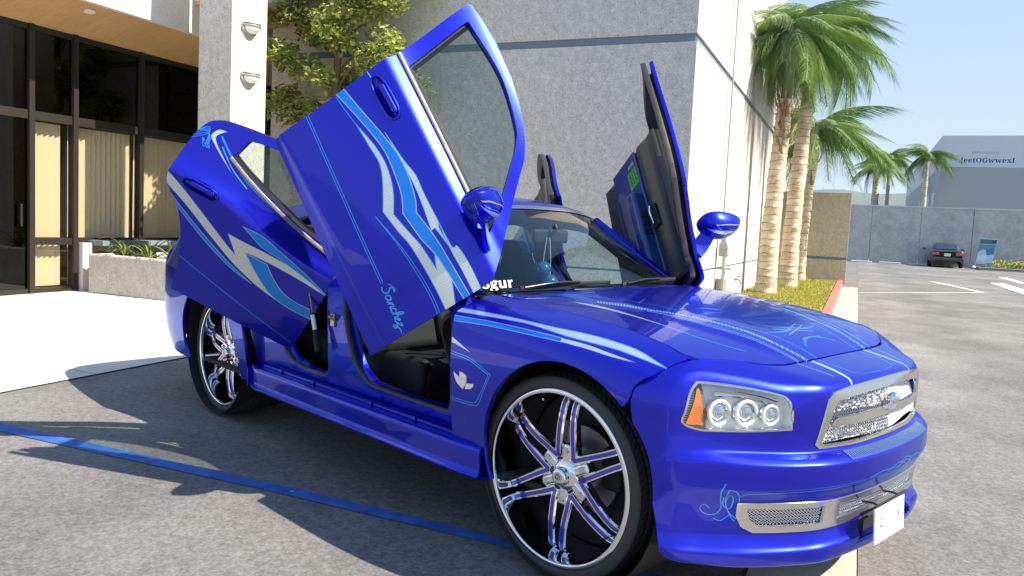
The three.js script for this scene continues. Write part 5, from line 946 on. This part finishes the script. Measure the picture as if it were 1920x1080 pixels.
// floor pan and cabin
{
  part(car, 'floor_pan', [bx(3.6, 0.03, 1.62, -1.9, .30, 0, 0.01), bx(0.03, 0.62, 1.5, -.52, .66, 0), bx(0.9, 0.3, 1.2, 0.1, .42, 0), bx(1.2, 0.35, 1.3, -3.3, .45, 0)], M.black);
  part(car, 'carpet', [bx(0.75, 0.02, 0.62, -.98, .335, .42, 0.008), bx(0.75, 0.02, 0.62, -.98, .335, -.42, 0.008), bx(0.5, 0.02, 1.3, -1.95, .335, 0, 0.008)], std({ color: lin(0.012, 0.03, 0.16), roughness: 0.95 }), 'blue floor mats');
  const dashRow = (x, y) => [[x, y, 0], [x, y + 0.012, .3], [x, y - 0.005, .6], [x - 0.02, y - 0.05, .74]];
  const dash = [dashRow(-.50, .985), dashRow(-.66, .99), dashRow(-.80, .965), dashRow(-.845, .90), dashRow(-.80, .78), dashRow(-.70, .62)].map(halfRow);
  part(car, 'dashboard', sheet({ f: loft(dash, [0, 1, 2, 3, 4, 5], [-3, -2, -1, 0, 1, 2, 3]), u: [0, 5], v: [-3, 3], nu: 40, nv: 40, thick: 0.02 }), M.trim);
  part(car, 'console', [bx(1.5, 0.46, 0.26, -1.35, .50, 0, 0.05), bx(0.34, 0.50, 0.28, -.86, .60, 0, 0.05), bx(0.26, 0.36, 1.38, -.69, .60, 0, 0.06)], M.trim);
  const wheelG = [new THREE.TorusGeometry(0.185, 0.017, 12, 48), bx(0.34, 0.035, 0.02, 0, 0.0, 0, 0.01), bx(0.04, 0.17, 0.02, 0, -0.09, 0, 0.01), cyl(0.065, 0.065, 0.04, 24).rotateX(Math.PI / 2)].map((g) => norm(g).rotateY(Math.PI / 2).rotateZ(0.42).translate(-.98, .91, .39));
  part(car, 'steering_wheel', [...wheelG, cyl(0.03, 0.035, 0.3, 12).rotateZ(Math.PI / 2 - 0.45).translate(-.84, .845, .39)], M.trim);
  for (const z of [.39, -.39]) {
    const s = sub(car, 'front_seat');
    part(s, 'cushion', [bx(0.52, 0.17, 0.50, -1.37, .52, z, 0.06), bx(0.50, 0.20, 0.09, -1.37, .535, z + .22, 0.04), bx(0.50, 0.20, 0.09, -1.37, .535, z - .22, 0.04)], M.leather);
    part(s, 'backrest', [bx(0.15, 0.66, 0.46, 0, .33, 0, 0.06), bx(0.18, 0.52, 0.09, 0.03, .30, .22, 0.04), bx(0.18, 0.52, 0.09, 0.03, .30, -.22, 0.04)].map((g) => g.rotateZ(0.30).translate(-1.60, .58, z)), M.leather);
    part(s, 'headrest', bx(0.10, 0.19, 0.28, 0, .79, 0, 0.045).rotateZ(0.26).translate(-1.62, .58, z), M.leather);
    part(s, 'rail', bx(0.52, 0.14, 0.44, -1.36, .40, z, 0.01), M.black);
  }
  part(car, 'rear_seat', [bx(0.5, 0.18, 1.3, -2.28, .52, 0, 0.06), bx(0.16, 0.62, 1.3, 0, .3, 0, 0.06).rotateZ(0.38).translate(-2.48, .58, 0), bx(0.09, 0.16, 0.26, -2.76, 1.16, .36, 0.04), bx(0.09, 0.16, 0.26, -2.76, 1.16, -.36, 0.04)], M.leather);
  part(car, 'parcel_shelf', bx(0.6, 0.03, 1.3, -3.0, 1.04, 0, 0.01), M.trim);
  part(car, 'headliner', sheet({ f: (u, v) => [u, 1.418 + 0.03 * Math.sin((u + 1.15) / -1.4 * Math.PI) - 0.05 * (v / 0.58) ** 2, v], u: [-1.12, -2.5], v: [-0.58, 0.58], nu: 16, nv: 16 }), std({ color: lin(0.12, 0.12, 0.12), roughness: 0.95 }));
  const rm = sub(car, 'rear_view_mirror'); part(rm, 'case', bx(0.035, 0.075, 0.26, -.90, 1.275, -.01, 0.018), M.trim); part(rm, 'stalk', tube([[-.88, 1.28, 0], [-.85, 1.32, 0], [-.86, 1.335, 0]], 0.01, 8, 8), M.trim); part(rm, 'mirror_glass', bx(0.004, 0.06, 0.24, -.921, 1.275, -.01, 0.002), M.chrome);
  for (const z of [.30, -.36]) part(car, 'sun_visor', bx(0.16, 0.018, 0.38, -1.16, 1.375, z, 0.008).rotateZ(0), std({ color: lin(0.2, 0.2, 0.19), roughness: 0.9 }));
}
{ // blue ornaments hanging from the mirror
  const mt = phy({ color: lin(0.02, 0.16, 0.42), roughness: 0.12, clearcoat: 1, metalness: 0.3 });
  const o = thing('hanging_ornament', 'pair of shiny blue balls hanging behind the windshield of the blue car', 'ornament', [-.87, 1.27, .045]);
  part(o, 'ball', new THREE.SphereGeometry(0.042, 24, 18).translate(0.0, -0.165, 0.02), mt); part(o, 'ball', new THREE.SphereGeometry(0.044, 24, 18).translate(0.03, -0.235, -0.005), mt);
  part(o, 'cord', [tube([[0, 0, 0], [0, -0.06, 0.012], [0, -0.13, 0.02]], 0.002, 8, 5), tube([[0.005, 0, -0.015], [0.02, -0.1, -0.012], [0.03, -0.2, -0.005]], 0.002, 8, 5)], M.white);
}

// ---------------------------------------------------------------- wheels
M.inlay = phy({ color: new THREE.Color('#2a22a4'), roughness: 0.3, clearcoat: 1, clearcoatRoughness: 0.03 });
const treadT = dataTex(256, (x, y) => { const k = ((y * 40 + Math.abs(x - 0.5) * 9) % 1 + 1) % 1; const b = k < 0.17 ? 60 : 190; return [b, b, b]; }, 1, false);
M.tyre = std({ color: lin(0.032, 0.032, 0.033), roughness: 0.6 });
M.tyreWall = std({ color: lin(0.016, 0.016, 0.017), roughness: 0.55 });
M.disc = std({ color: lin(0.22, 0.22, 0.23), metalness: 0.9, roughness: 0.4 });
const WH = {};
{
  const toZ = (g) => norm(g).rotateX(Math.PI / 2);               // lathe axis y -> z, outer face towards +z
  // tread with four grooves, uv stretched round the tyre
  const W = 0.118, tread = []; const gro = [-0.07, -0.025, 0.025, 0.07];
  for (let i = 0; i <= 48; i++) { const y = mix(-W, W, i / 48), r = 0.4025 - 0.010 * Math.pow(Math.abs(y) / W, 3.2) - (gro.some((g) => Math.abs(y - g) < 0.0055) ? 0.007 : 0); tread.push([r, y]); }
  const tg = lathe(tread, 900); { const p = tg.attributes.position; for (let i = 0; i < p.count; i++) { const y = p.getY(i), an = Math.atan2(p.getX(i), p.getZ(i)), q = ((an / 6.28318 * 88 + Math.abs(y) * 26 + (Math.abs(y) > 0.07 ? 0.4 : 0)) % 1 + 1) % 1; if (q < 0.2 && Math.abs(y) > 0.012) { const k = 1 - 0.013 * sstep(0, 0.05, q) * sstep(0.2, 0.15, q); p.setX(i, p.getX(i) * k); p.setZ(i, p.getZ(i) * k); } } tg.computeVertexNormals(); }
  WH.tread = toZ(tg);
  const wall = [[0.3925, W], [0.389, 0.1215], [0.383, 0.1245], [0.372, 0.1275], [0.362, 0.1275], [0.352, 0.124], [0.347, 0.118]];
  WH.wall = mg([toZ(lathe(wall, 128)), toZ(lathe(wall.map(([r, y]) => [r, -y]).reverse(), 64))]);
  const lip = [[0.3485, 0.108], [0.349, 0.119], [0.346, 0.1235], [0.338, 0.1255], [0.330, 0.1245], [0.3265, 0.121], [0.3255, 0.108], [0.3245, 0.09], [0.322, 0.05], [0.318, 0.02], [0.312, -0.03], [0.312, -0.12], [0.345, -0.122]];
  WH.rim = toZ(lathe(lip.slice().reverse(), 128));
  // twin curved spokes
  const zp = pchip([0.0, 0.05, 0.12, 0.2, 0.27, 0.305, 0.322], [0.048, 0.058, 0.071, 0.079, 0.072, 0.055, 0.03]);
  const path = (side, r0, r1, n, lift = 0) => { const p = []; for (let i = 0; i <= n; i++) { const r = mix(r0, r1, i / n), off = side * mix(0.0385, 0.0265, sstep(0.06, 0.30, r)); p.push([r, off, zp(r) + lift]); } return p; };
  const hw = 0.0165, prof = [[-hw, -0.03], [-hw, -0.003], [-hw + 0.004, 0.003], [hw - 0.004, 0.003], [hw, -0.003], [hw, -0.03]];
  WH.spokes = []; WH.inlays = [];
  for (let k = 0; k < 6; k++) {
    const a = Math.PI / 2 - 0.06 + k * Math.PI / 3, rot = (g) => g.rotateZ(a);
    for (const s of [-1, 1]) WH.spokes.push(rot(sweep(path(s, 0.066, 0.321, 24), prof, [0, 0, 1], () => 1, true, 0.5)));
    for (const s of [-1, 1]) WH.inlays.push(rot(sweep(path(s, 0.068, 0.318, 22, 0.0035), [[-0.0078, -0.004], [-0.0078, 0.001], [0.0078, 0.001], [0.0078, -0.004]], [0, 0, 1], () => 1, true, 0.5)));
  }
  const hub = [[0, 0.075], [0.04, 0.074], [0.056, 0.066], [0.066, 0.058], [0.07, 0.045], [0.09, -0.05]];
  WH.hub = toZ(lathe(hub.slice().reverse(), 48));
  WH.cap = toZ(lathe([[0, 0.106], [0.02, 0.1055], [0.031, 0.102], [0.036, 0.094], [0.037, 0.07]].reverse(), 40));
  WH.bolts = [0, 1, 2, 3, 4, 5].map((k) => { const a = Math.PI / 2 - 0.06 + k * Math.PI / 3; return [bx(0.105, 0.046, 0.034, 0.073, 0, 0.049, 0.014).rotateZ(a), mg([norm(cyl(0.0125, 0.0125, 0.02, 16)).rotateX(Math.PI / 2), norm(cyl(0.006, 0.006, 0.024, 6)).rotateX(Math.PI / 2)]).translate(0.098, 0, 0.064).rotateZ(a)]; });
  const cp = canvasTex(128, 128, (c) => { c.fillStyle = '#c9c6c0'; c.fillRect(0, 0, 128, 128); c.strokeStyle = '#111'; c.lineWidth = 9; c.beginPath(); c.arc(64, 66, 40, -2.2, 0.5); c.stroke(); c.lineWidth = 8; c.beginPath(); c.arc(60, 56, 17, 0, 6.3); c.stroke(); c.beginPath(); c.moveTo(36, 88); c.lineTo(36, 50); c.moveTo(44, 88); c.lineTo(92, 88); c.moveTo(66, 76); c.lineTo(84, 70); c.stroke(); c.beginPath(); c.arc(58, 74, 5, 0, 6.3); c.fillStyle = '#111'; c.fill(); });
  WH.badge = norm(new THREE.CircleGeometry(0.021, 28)).translate(0, 0, 0.1068); WH.badgeM = std({ map: cp, metalness: 0.6, roughness: 0.25 });
  WH.disc = mg([toZ(lathe([[0.08, -0.045], [0.175, -0.045], [0.177, -0.05], [0.177, -0.068], [0.08, -0.07]], 48)), toZ(lathe([[0, -0.03], [0.07, -0.03], [0.08, -0.045], [0.08, -0.07]], 32))]);
  WH.caliper = bx(0.09, 0.17, 0.07, 0.155, 0.04, -0.055, 0.02);
  WH.valve = norm(cyl(0.005, 0.005, 0.05, 8)).rotateX(Math.PI / 2).translate(-0.1, 0.285, 0.07);
  WH.well = norm(new THREE.CircleGeometry(0.311, 48)).translate(0, 0, -0.10);
}
function wheel(x, z, steer, spin) {
  const w = sub(car, 'wheel', 'chrome wheel with six blue inlaid twin spokes'), out = z > 0 ? 1 : -1, inner = new THREE.Object3D();
  w.position.set(x, 0.3845, z); w.rotation.set(0, (out > 0 ? 0 : Math.PI) + steer, 0); w.rotateZ(spin);
  part(w, 'tyre', [WH.tread.clone(), WH.wall.clone()], M.tyre); part(w, 'rim', WH.rim, M.chrome);
  for (const g of WH.spokes) part(w, 'spoke', g, M.chrome);
  for (const g of WH.inlays) part(w, 'spoke_inlay', g, M.inlay);
  part(w, 'hub', WH.hub, M.chrome); part(w, 'hub_cap', WH.cap, M.chrome); part(w, 'cap_badge', WH.badge, WH.badgeM); for (const [g, q] of WH.bolts) { part(w, 'spoke_root', g, M.chrome); part(w, 'bolt', q, M.chromeSoft); } part(w, 'valve', WH.valve, M.chrome);
  part(w, 'brake_disc', WH.disc, M.disc); part(w, 'brake_caliper', WH.caliper.clone().rotateZ(-spin), M.black); part(w, 'back_plate', WH.well, M.black);
}
const STEER = 2.8 * Math.PI / 180;
wheel(0, 0.735, STEER, 0); wheel(0, -0.735, STEER, 0.4); wheel(-3.048, 0.705, 0, 0.25); wheel(-3.048, -0.705, 0, 0.7);

// ---------------------------------------------------------------- doors, modelled shut and then swung up about their front hinges
const doorF = (off = 0) => (u, v) => [u, v, zs(u, v) - off];
const frontOut = [...splinePoly([[-.534, .300], [-.546, .50], [-.560, .78], [-.574, .963]], 4, [0, 3]).slice(0, 12), [-.574, .963], [-.70, 1.062], [-.849, 1.174], [-.93, 1.24], [-1.005, 1.302], [-1.075, 1.338], [-1.155, 1.367], [-1.26, 1.393], [-1.371, 1.411], [-1.559, 1.424], [-1.68, 1.416], [-1.762, 1.404], [-1.772, 1.394], [-1.742, 1.30], [-1.668, 1.07], [-1.650, 1.02], [-1.625, .85], [-1.600, .62], [-1.595, .362], [-1.585, .352]];
const frontGlass = splinePoly([[-1.694, 1.359], [-1.640, 1.20], [-1.585, 1.046], [-1.30, 1.042], [-.765, 1.032], [-.85, 1.112], [-1.005, 1.241], [-1.08, 1.30], [-1.18, 1.341], [-1.413, 1.379]], 5, [0, 2, 4]);
const rearOut = splinePoly([[-1.642, .470], [-2.004, .452], [-2.345, .444], [-2.36, .557], [-2.378, .66], [-2.43, .806], [-2.497, .917], [-2.585, .994], [-2.602, 1.05], [-2.602, 1.191], [-2.588, 1.28], [-2.545, 1.346], [-2.435, 1.380], [-2.219, 1.409], [-1.95, 1.425], [-1.72, 1.42], [-1.69, 1.24], [-1.64, .967], [-1.636, .74]], 5, [0, 2, 7, 15]);
const rearGlass = splinePoly([[-2.379, 1.240], [-2.354, 1.342], [-2.275, 1.362], [-2.10, 1.378], [-1.77, 1.378], [-1.74, 1.24], [-1.70, 1.065], [-1.80, 1.088], [-1.93, 1.108], [-2.078, 1.146], [-2.256, 1.196]], 5, [0, 1, 4, 6]);
function capsule(w, r) { const g = new THREE.CapsuleGeometry(r, w - 2 * r, 8, 16); return norm(g).rotateZ(Math.PI / 2); }
function handleParts(add, hx, hy, tilt, len = 0.19) {
  const z = zs(hx, hy), place = (g) => g.rotateZ(tilt).translate(hx, hy, z);
  const ring = []; for (let i = 0; i < 40; i++) { const a = i / 40 * 6.2832, c = Math.cos(a), s = Math.sin(a), sq = (k, n) => Math.sign(k) * Math.pow(Math.abs(k), n); ring.push([sq(c, 0.6) * len * 0.5, sq(s, 0.75) * 0.032, 0.001]); }
  add('handle_surround', place(tube(ring, 0.0055, 80, 8, true)), M.paint);
  const bowl = new THREE.SphereGeometry(1, 32, 16, 0, Math.PI * 2, Math.PI / 2, Math.PI / 2); bowl.rotateX(Math.PI / 2).scale(len * 0.5, 0.033, 0.03); add('handle_pocket', place(norm(bowl)), M.paint);
  add('handle', place(mg([capsule(len * 0.70, 0.0145).scale(1, 0.9, 0.6).translate(0.012, 0.011, 0.008)])), M.paint);
  return (p) => { const c = Math.cos(-tilt), s = Math.sin(-tilt), dx = p[0] - hx, dy = p[1] - hy, x = c * dx - s * dy, y = s * dx + c * dy; return 1 - Math.hypot(x / (len * 0.495), y / 0.0325); };
}
function doorMatrix(R, piv, T, far) {
  const m = new THREE.Matrix4().set(R[0][0], R[0][1], R[0][2], 0, R[1][0], R[1][1], R[1][2], 0, R[2][0], R[2][1], R[2][2], 0, 0, 0, 0, 1);
  const f = new THREE.Matrix4().makeTranslation(...T).multiply(m).multiply(new THREE.Matrix4().makeTranslation(-piv[0], -piv[1], -piv[2]));
  if (far) { const s = new THREE.Matrix4().makeScale(1, 1, -1); return s.clone().multiply(f).multiply(s); }
  return f;
}
function mirrorShell(add) {                    // door mirror: a rounded housing on a short arm, local to the shut door
  const c = [-.885, 1.085, 1.04], pos = [], uv = [], idx = [], nu = 40, nv = 28, pw = (x, n) => Math.sign(x) * Math.pow(Math.abs(x), n);
  for (let i = 0; i <= nu; i++) for (let j = 0; j <= nv; j++) {
    const a = i / nu * 6.2832, b = (j / nv - 0.5) * Math.PI, cb = pw(Math.cos(b), 0.72), x0 = pw(Math.sin(b), 0.9);
    let fx = x0 > 0 ? x0 * 0.095 : x0 * 0.04;                      // domed forward, flat behind
    const zz = pw(Math.cos(a), 0.8) * cb, yy = pw(Math.sin(a), 0.8) * cb;
    pos.push(c[0] + fx - 0.03 * Math.max(0, zz) * (x0 > 0 ? 1 : 0), c[1] + yy * 0.082 * (1 - 0.16 * zz), c[2] + zz * 0.135); uv.push(0.5 + 0.5 * zz, 0.5 + 0.5 * yy);
  }
  for (let i = 0; i < nu; i++) for (let j = 0; j < nv; j++) { const a = i * (nv + 1) + j; idx.push(a, a + 1, a + nv + 1, a + 1, a + nv + 2, a + nv + 1); }
  add('mirror_housing', norm(geo(pos, null, uv, idx)), M.mirrorPaint = M.mirrorPaint || paintOf(art(512, 512, [0, 1, 0, 1], ({ line, fill }) => {
    fill([[[.08, .60], [.3, .72], [.62, .74], [.92, .56]], [[.92, .56], [.66, .62], [.34, .60], [.08, .60]]], '#eef4f8');
    line([[.22, .84], [.5, .92], [.8, .84], [.93, .66]], '#dfeaf4', 0.012); line([[.22, .84], [.4, .76], [.62, .79], [.88, .66]], '#7fc0f4', 0.012);
    for (const d of [0, 0.05, 0.09]) line([[.05, .42 - d], [.35, .34 - d], [.7, .33 - d * 1.3], [.95, .44 - d]], d ? '#2f8ce0' : '#8fc4f2', 0.012);
  })));
  add('mirror_arm', mg([sweep([[-.735, 1.0, .885], [-.765, 1.015, .925], [-.82, 1.05, .97]], [[-.055, -.012], [-.05, .012], [.05, .014], [.055, -.010]], [0, 1, 0.1], (t) => 1 - 0.25 * t, true, 0.5)]), M.paint);
  add('mirror_glass', norm(new THREE.CircleGeometry(1, 32)).scale(0.095, 0.052, 1).rotateY(-Math.PI / 2).translate(c[0] - 0.0365, c[1], c[2]), M.chrome);
}
function door(kind, far) {
  const isF = kind === 'front', d = sub(car, kind + '_door', far ? kind + ' door on the far side, swung up' : kind + ' door on the near side, swung up');
  const add = (name, g, m, label, k) => part(d, name, far ? mirrorZ(g) : g, m, label, k);
  const P = isF ? frontOut : rearOut, Gp = isF ? frontGlass : rearGlass, sdO = sdPoly(P), sdG = sdPoly(Gp);
  const u = isF ? [-1.80, -0.51] : [-2.64, -1.60], v = isF ? [0.28, 1.44] : [0.42, 1.44];
  const hp = isF ? handleParts(add, -1.492, .905, 0.03, 0.21) : handleParts(add, -2.43, 1.058, 0.02, 0.19);
  const sd = (p) => Math.max(sdO(p[0], p[1]), -sdG(p[0], p[1]), hp(p) * 0.03);
  add('door_panel', sheet({ f: doorF(), u, v, nu: 150, nv: 140, sd, thick: 0.022, uv: planar(isF ? FB : RB, 0, 1), back: false }), far ? M.paint : (isF ? (M.fd = M.fd || paintOf(doorArt)) : (M.rd = M.rd || paintOf(rearArt))));
  add('door_inner', sheet({ f: doorF(0.055), u, v, nu: 100, nv: 90, sd: (p) => Math.max(sdO(p[0], p[1]) + 0.012, -sdG(p[0], p[1]) - 0.004), thick: 0.03 }), M.trim);
  add('window_frame', sheet({ f: doorF(0.022), u, v, nu: 110, nv: 100, sd: (p) => Math.max(sdG(p[0], p[1]) - 0.012, -sdG(p[0], p[1]) - 0.006), thick: 0.03 }), M.rubber);
  add('window_glass', sheet({ f: doorF(0.026), u, v, nu: 70, nv: 60, sd: (p) => sdG(p[0], p[1]) - 0.01 }), M.sideGlass);
  // belt moulding
  const bp_ = isF ? [[-1.655, 1.036], [-1.30, 1.034], [-1.0, 1.030], [-.80, 1.024]] : [[-2.39, 1.236], [-2.243, 1.180], [-1.922, 1.092], [-1.68, 1.052]];
  const bm = []; for (let i = 0; i <= 24; i++) { const t = i / 24, X = mix(bp_[0][0], bp_[3][0], t), Y = pchip(bp_.map((q) => q[0]), bp_.map((q) => q[1]))(X); bm.push([X, Y, zs(X, Y) + 0.003]); }
  add('belt_moulding', sweep(bm, [[-.010, -.006], [-.010, .004], [-.004, .009], [.006, .009], [.011, .003], [.011, -.006]], [0, 0.35, 1], () => 1, true, 0.7), M.moulding);
  if (isF) mirrorShell(add);
  // inside trim
  const y1 = isF ? 1.02 : 1.0, tp = isF ? splinePoly([[-.60, .40], [-.62, .95], [-.75, 1.01], [-1.2, 1.03], [-1.60, 1.025], [-1.58, .80], [-1.56, .40]], 5, [0, 4, 6]) : splinePoly([[-1.70, .52], [-1.68, .98], [-1.9, 1.06], [-2.25, 1.14], [-2.52, 1.20], [-2.55, 1.02], [-2.45, .92], [-2.36, .72], [-2.32, .50]], 5, [0, 8]);
  const sdT = sdPoly(tp), bulge = (x, y) => 0.028 * sstep(0.97, 0.86, y) * sstep(0.76, 0.86, y) + 0.0;
  add('door_trim', sheet({ f: (a, b) => [a, b, zs(a, b) - 0.092 - 0.03 * sstep(1.03, 0.96, b) - bulge(a, b)], u, v: [0.36, 1.12], nu: 70, nv: 60, sd: (p) => sdT(p[0], p[1]), thick: 0.03, flip: true }), M.doorTrim = M.doorTrim || std({ color: lin(0.035, 0.034, 0.032), roughness: 0.38 }), 'dark inner door trim');
  const mid = isF ? -1.10 : -2.05, wd = isF ? 0.82 : 0.62, zi = zs(mid, .7);
  M.doorBlue = M.doorBlue || phy({ color: lin(0.012, 0.035, 0.17), roughness: 0.35, clearcoat: 0.5 });
  add('armrest', mg([bx(wd * 0.74, 0.10, 0.10, mid + wd * 0.12, .735, zi - 0.17, 0.03), bx(wd * 1.16, 0.30, 0.03, mid - 0.03, .655, zi - 0.13, 0.012)]), M.doorBlue, 'blue lower door insert and armrest');
  add('map_pocket', bx(wd * 0.85, 0.12, 0.05, mid + 0.03, .46, zi - 0.135, 0.02), M.trim);
  add('inner_handle', mg([tube([[isF ? -1.13 : -1.9, .86, zi - 0.172], [isF ? -1.07 : -1.84, .865, zi - 0.185], [isF ? -1.01 : -1.78, .855, zi - 0.172]], 0.008, 16, 8)]), M.chrome);
  add('handle_recess', mg([bx(0.15, 0.075, 0.012, isF ? -1.06 : -1.83, .86, zi - 0.155, 0.005)]), M.black);
  add('speaker', norm(cyl(0.085, 0.085, 0.012, 28)).rotateX(Math.PI / 2).translate(isF ? -.80 : -1.85, .56, zi - 0.15), M.black);
  if (isF) {
    add('switches', mg([-1.0, -1.06, -1.12].map((x) => bx(0.035, 0.014, 0.05, x, .79, zi - 0.175, 0.005))), M.black);
    if (far) {
      const gl = canvasTex(256, 256, (c, w, h) => { c.fillStyle = '#46b02f'; c.fillRect(0, 0, w, h); c.strokeStyle = '#101510'; c.lineCap = 'round'; for (const [x, n] of [[60, 5], [128, 6], [190, 5]]) { c.lineWidth = 17; c.beginPath(); c.moveTo(x - 8, 28); for (let i = 1; i <= n; i++) c.lineTo(x + (i % 2 ? 9 : -9) - i * 2, 28 + i * 190 / n); c.stroke(); } c.fillStyle = '#46b02f'; c.beginPath(); c.arc(222, 215, 20, 0, 7); c.fill(); });
      const tx = canvasTex(256, 96, (c, w, h) => { c.fillStyle = '#1d2c66'; c.fillRect(0, 0, w, h); c.fillStyle = '#cfd8e2'; c.font = 'bold 62px sans-serif'; c.fillText('EIEIZR', 10, 84); c.font = '20px sans-serif'; c.fillText('- mi-ni - ', 30, 26); });
      const zq = zi - 0.1465;
      const face = (w, h, x, y) => norm(new THREE.PlaneGeometry(w, h)).rotateY(Math.PI).rotateZ(Math.PI / 2).translate(x, y, zq);
      part(d, 'door_sticker', mirrorZ(face(0.105, 0.125, -1.435, .735)), std({ map: gl, roughness: 0.5 }), 'green square sticker with three black claw strokes');
      part(d, 'door_lettering', mirrorZ(face(0.10, 0.045, -1.535, .735)), std({ map: tx, roughness: 0.5 }), 'small white lettering on the blue door insert');
    }
  }
  const pose = isF ? (far ? POSE.ff : POSE.f) : (far ? POSE.rf : POSE.r);
  const m = doorMatrix(pose.R, pose.p, pose.T, far); m.decompose(d.position, d.quaternion, d.scale);
  return d;
}
const POSE = {
  f: { p: [-.54, .8, .9], T: [-0.59262, 0.98669, 0.8269], R: [[0.43601, 0.67531, 0.59485], [-0.86186, 0.50359, 0.06001], [-0.25904, -0.53884, 0.80159]] },
  ff: { p: [-.54, .8, .9], T: [-0.56919, 0.94435, 0.82884], R: [[0.52436, 0.75577, 0.39224], [-0.81071, 0.58398, -0.04142], [-0.26037, -0.29627, 0.91893]] },
  r: { p: [-1.66, .8, .9], T: [-1.7725, 0.8727, 0.8706], R: [[0.47641, 0.57606, 0.66422], [-0.48461, 0.8024, -0.34831], [-0.73361, -0.15595, 0.66143]] },
  rf: { p: [-1.66, .8, .9], T: [-1.73587, 0.90483, 0.91403], R: [[0.72361, 0.57629, 0.37985], [-0.48803, 0.81636, -0.30885], [-0.48808, 0.0381, 0.87187]] },
};
door('front', false); door('rear', false); door('front', true); door('rear', true);

renderer.render(scene, camera);
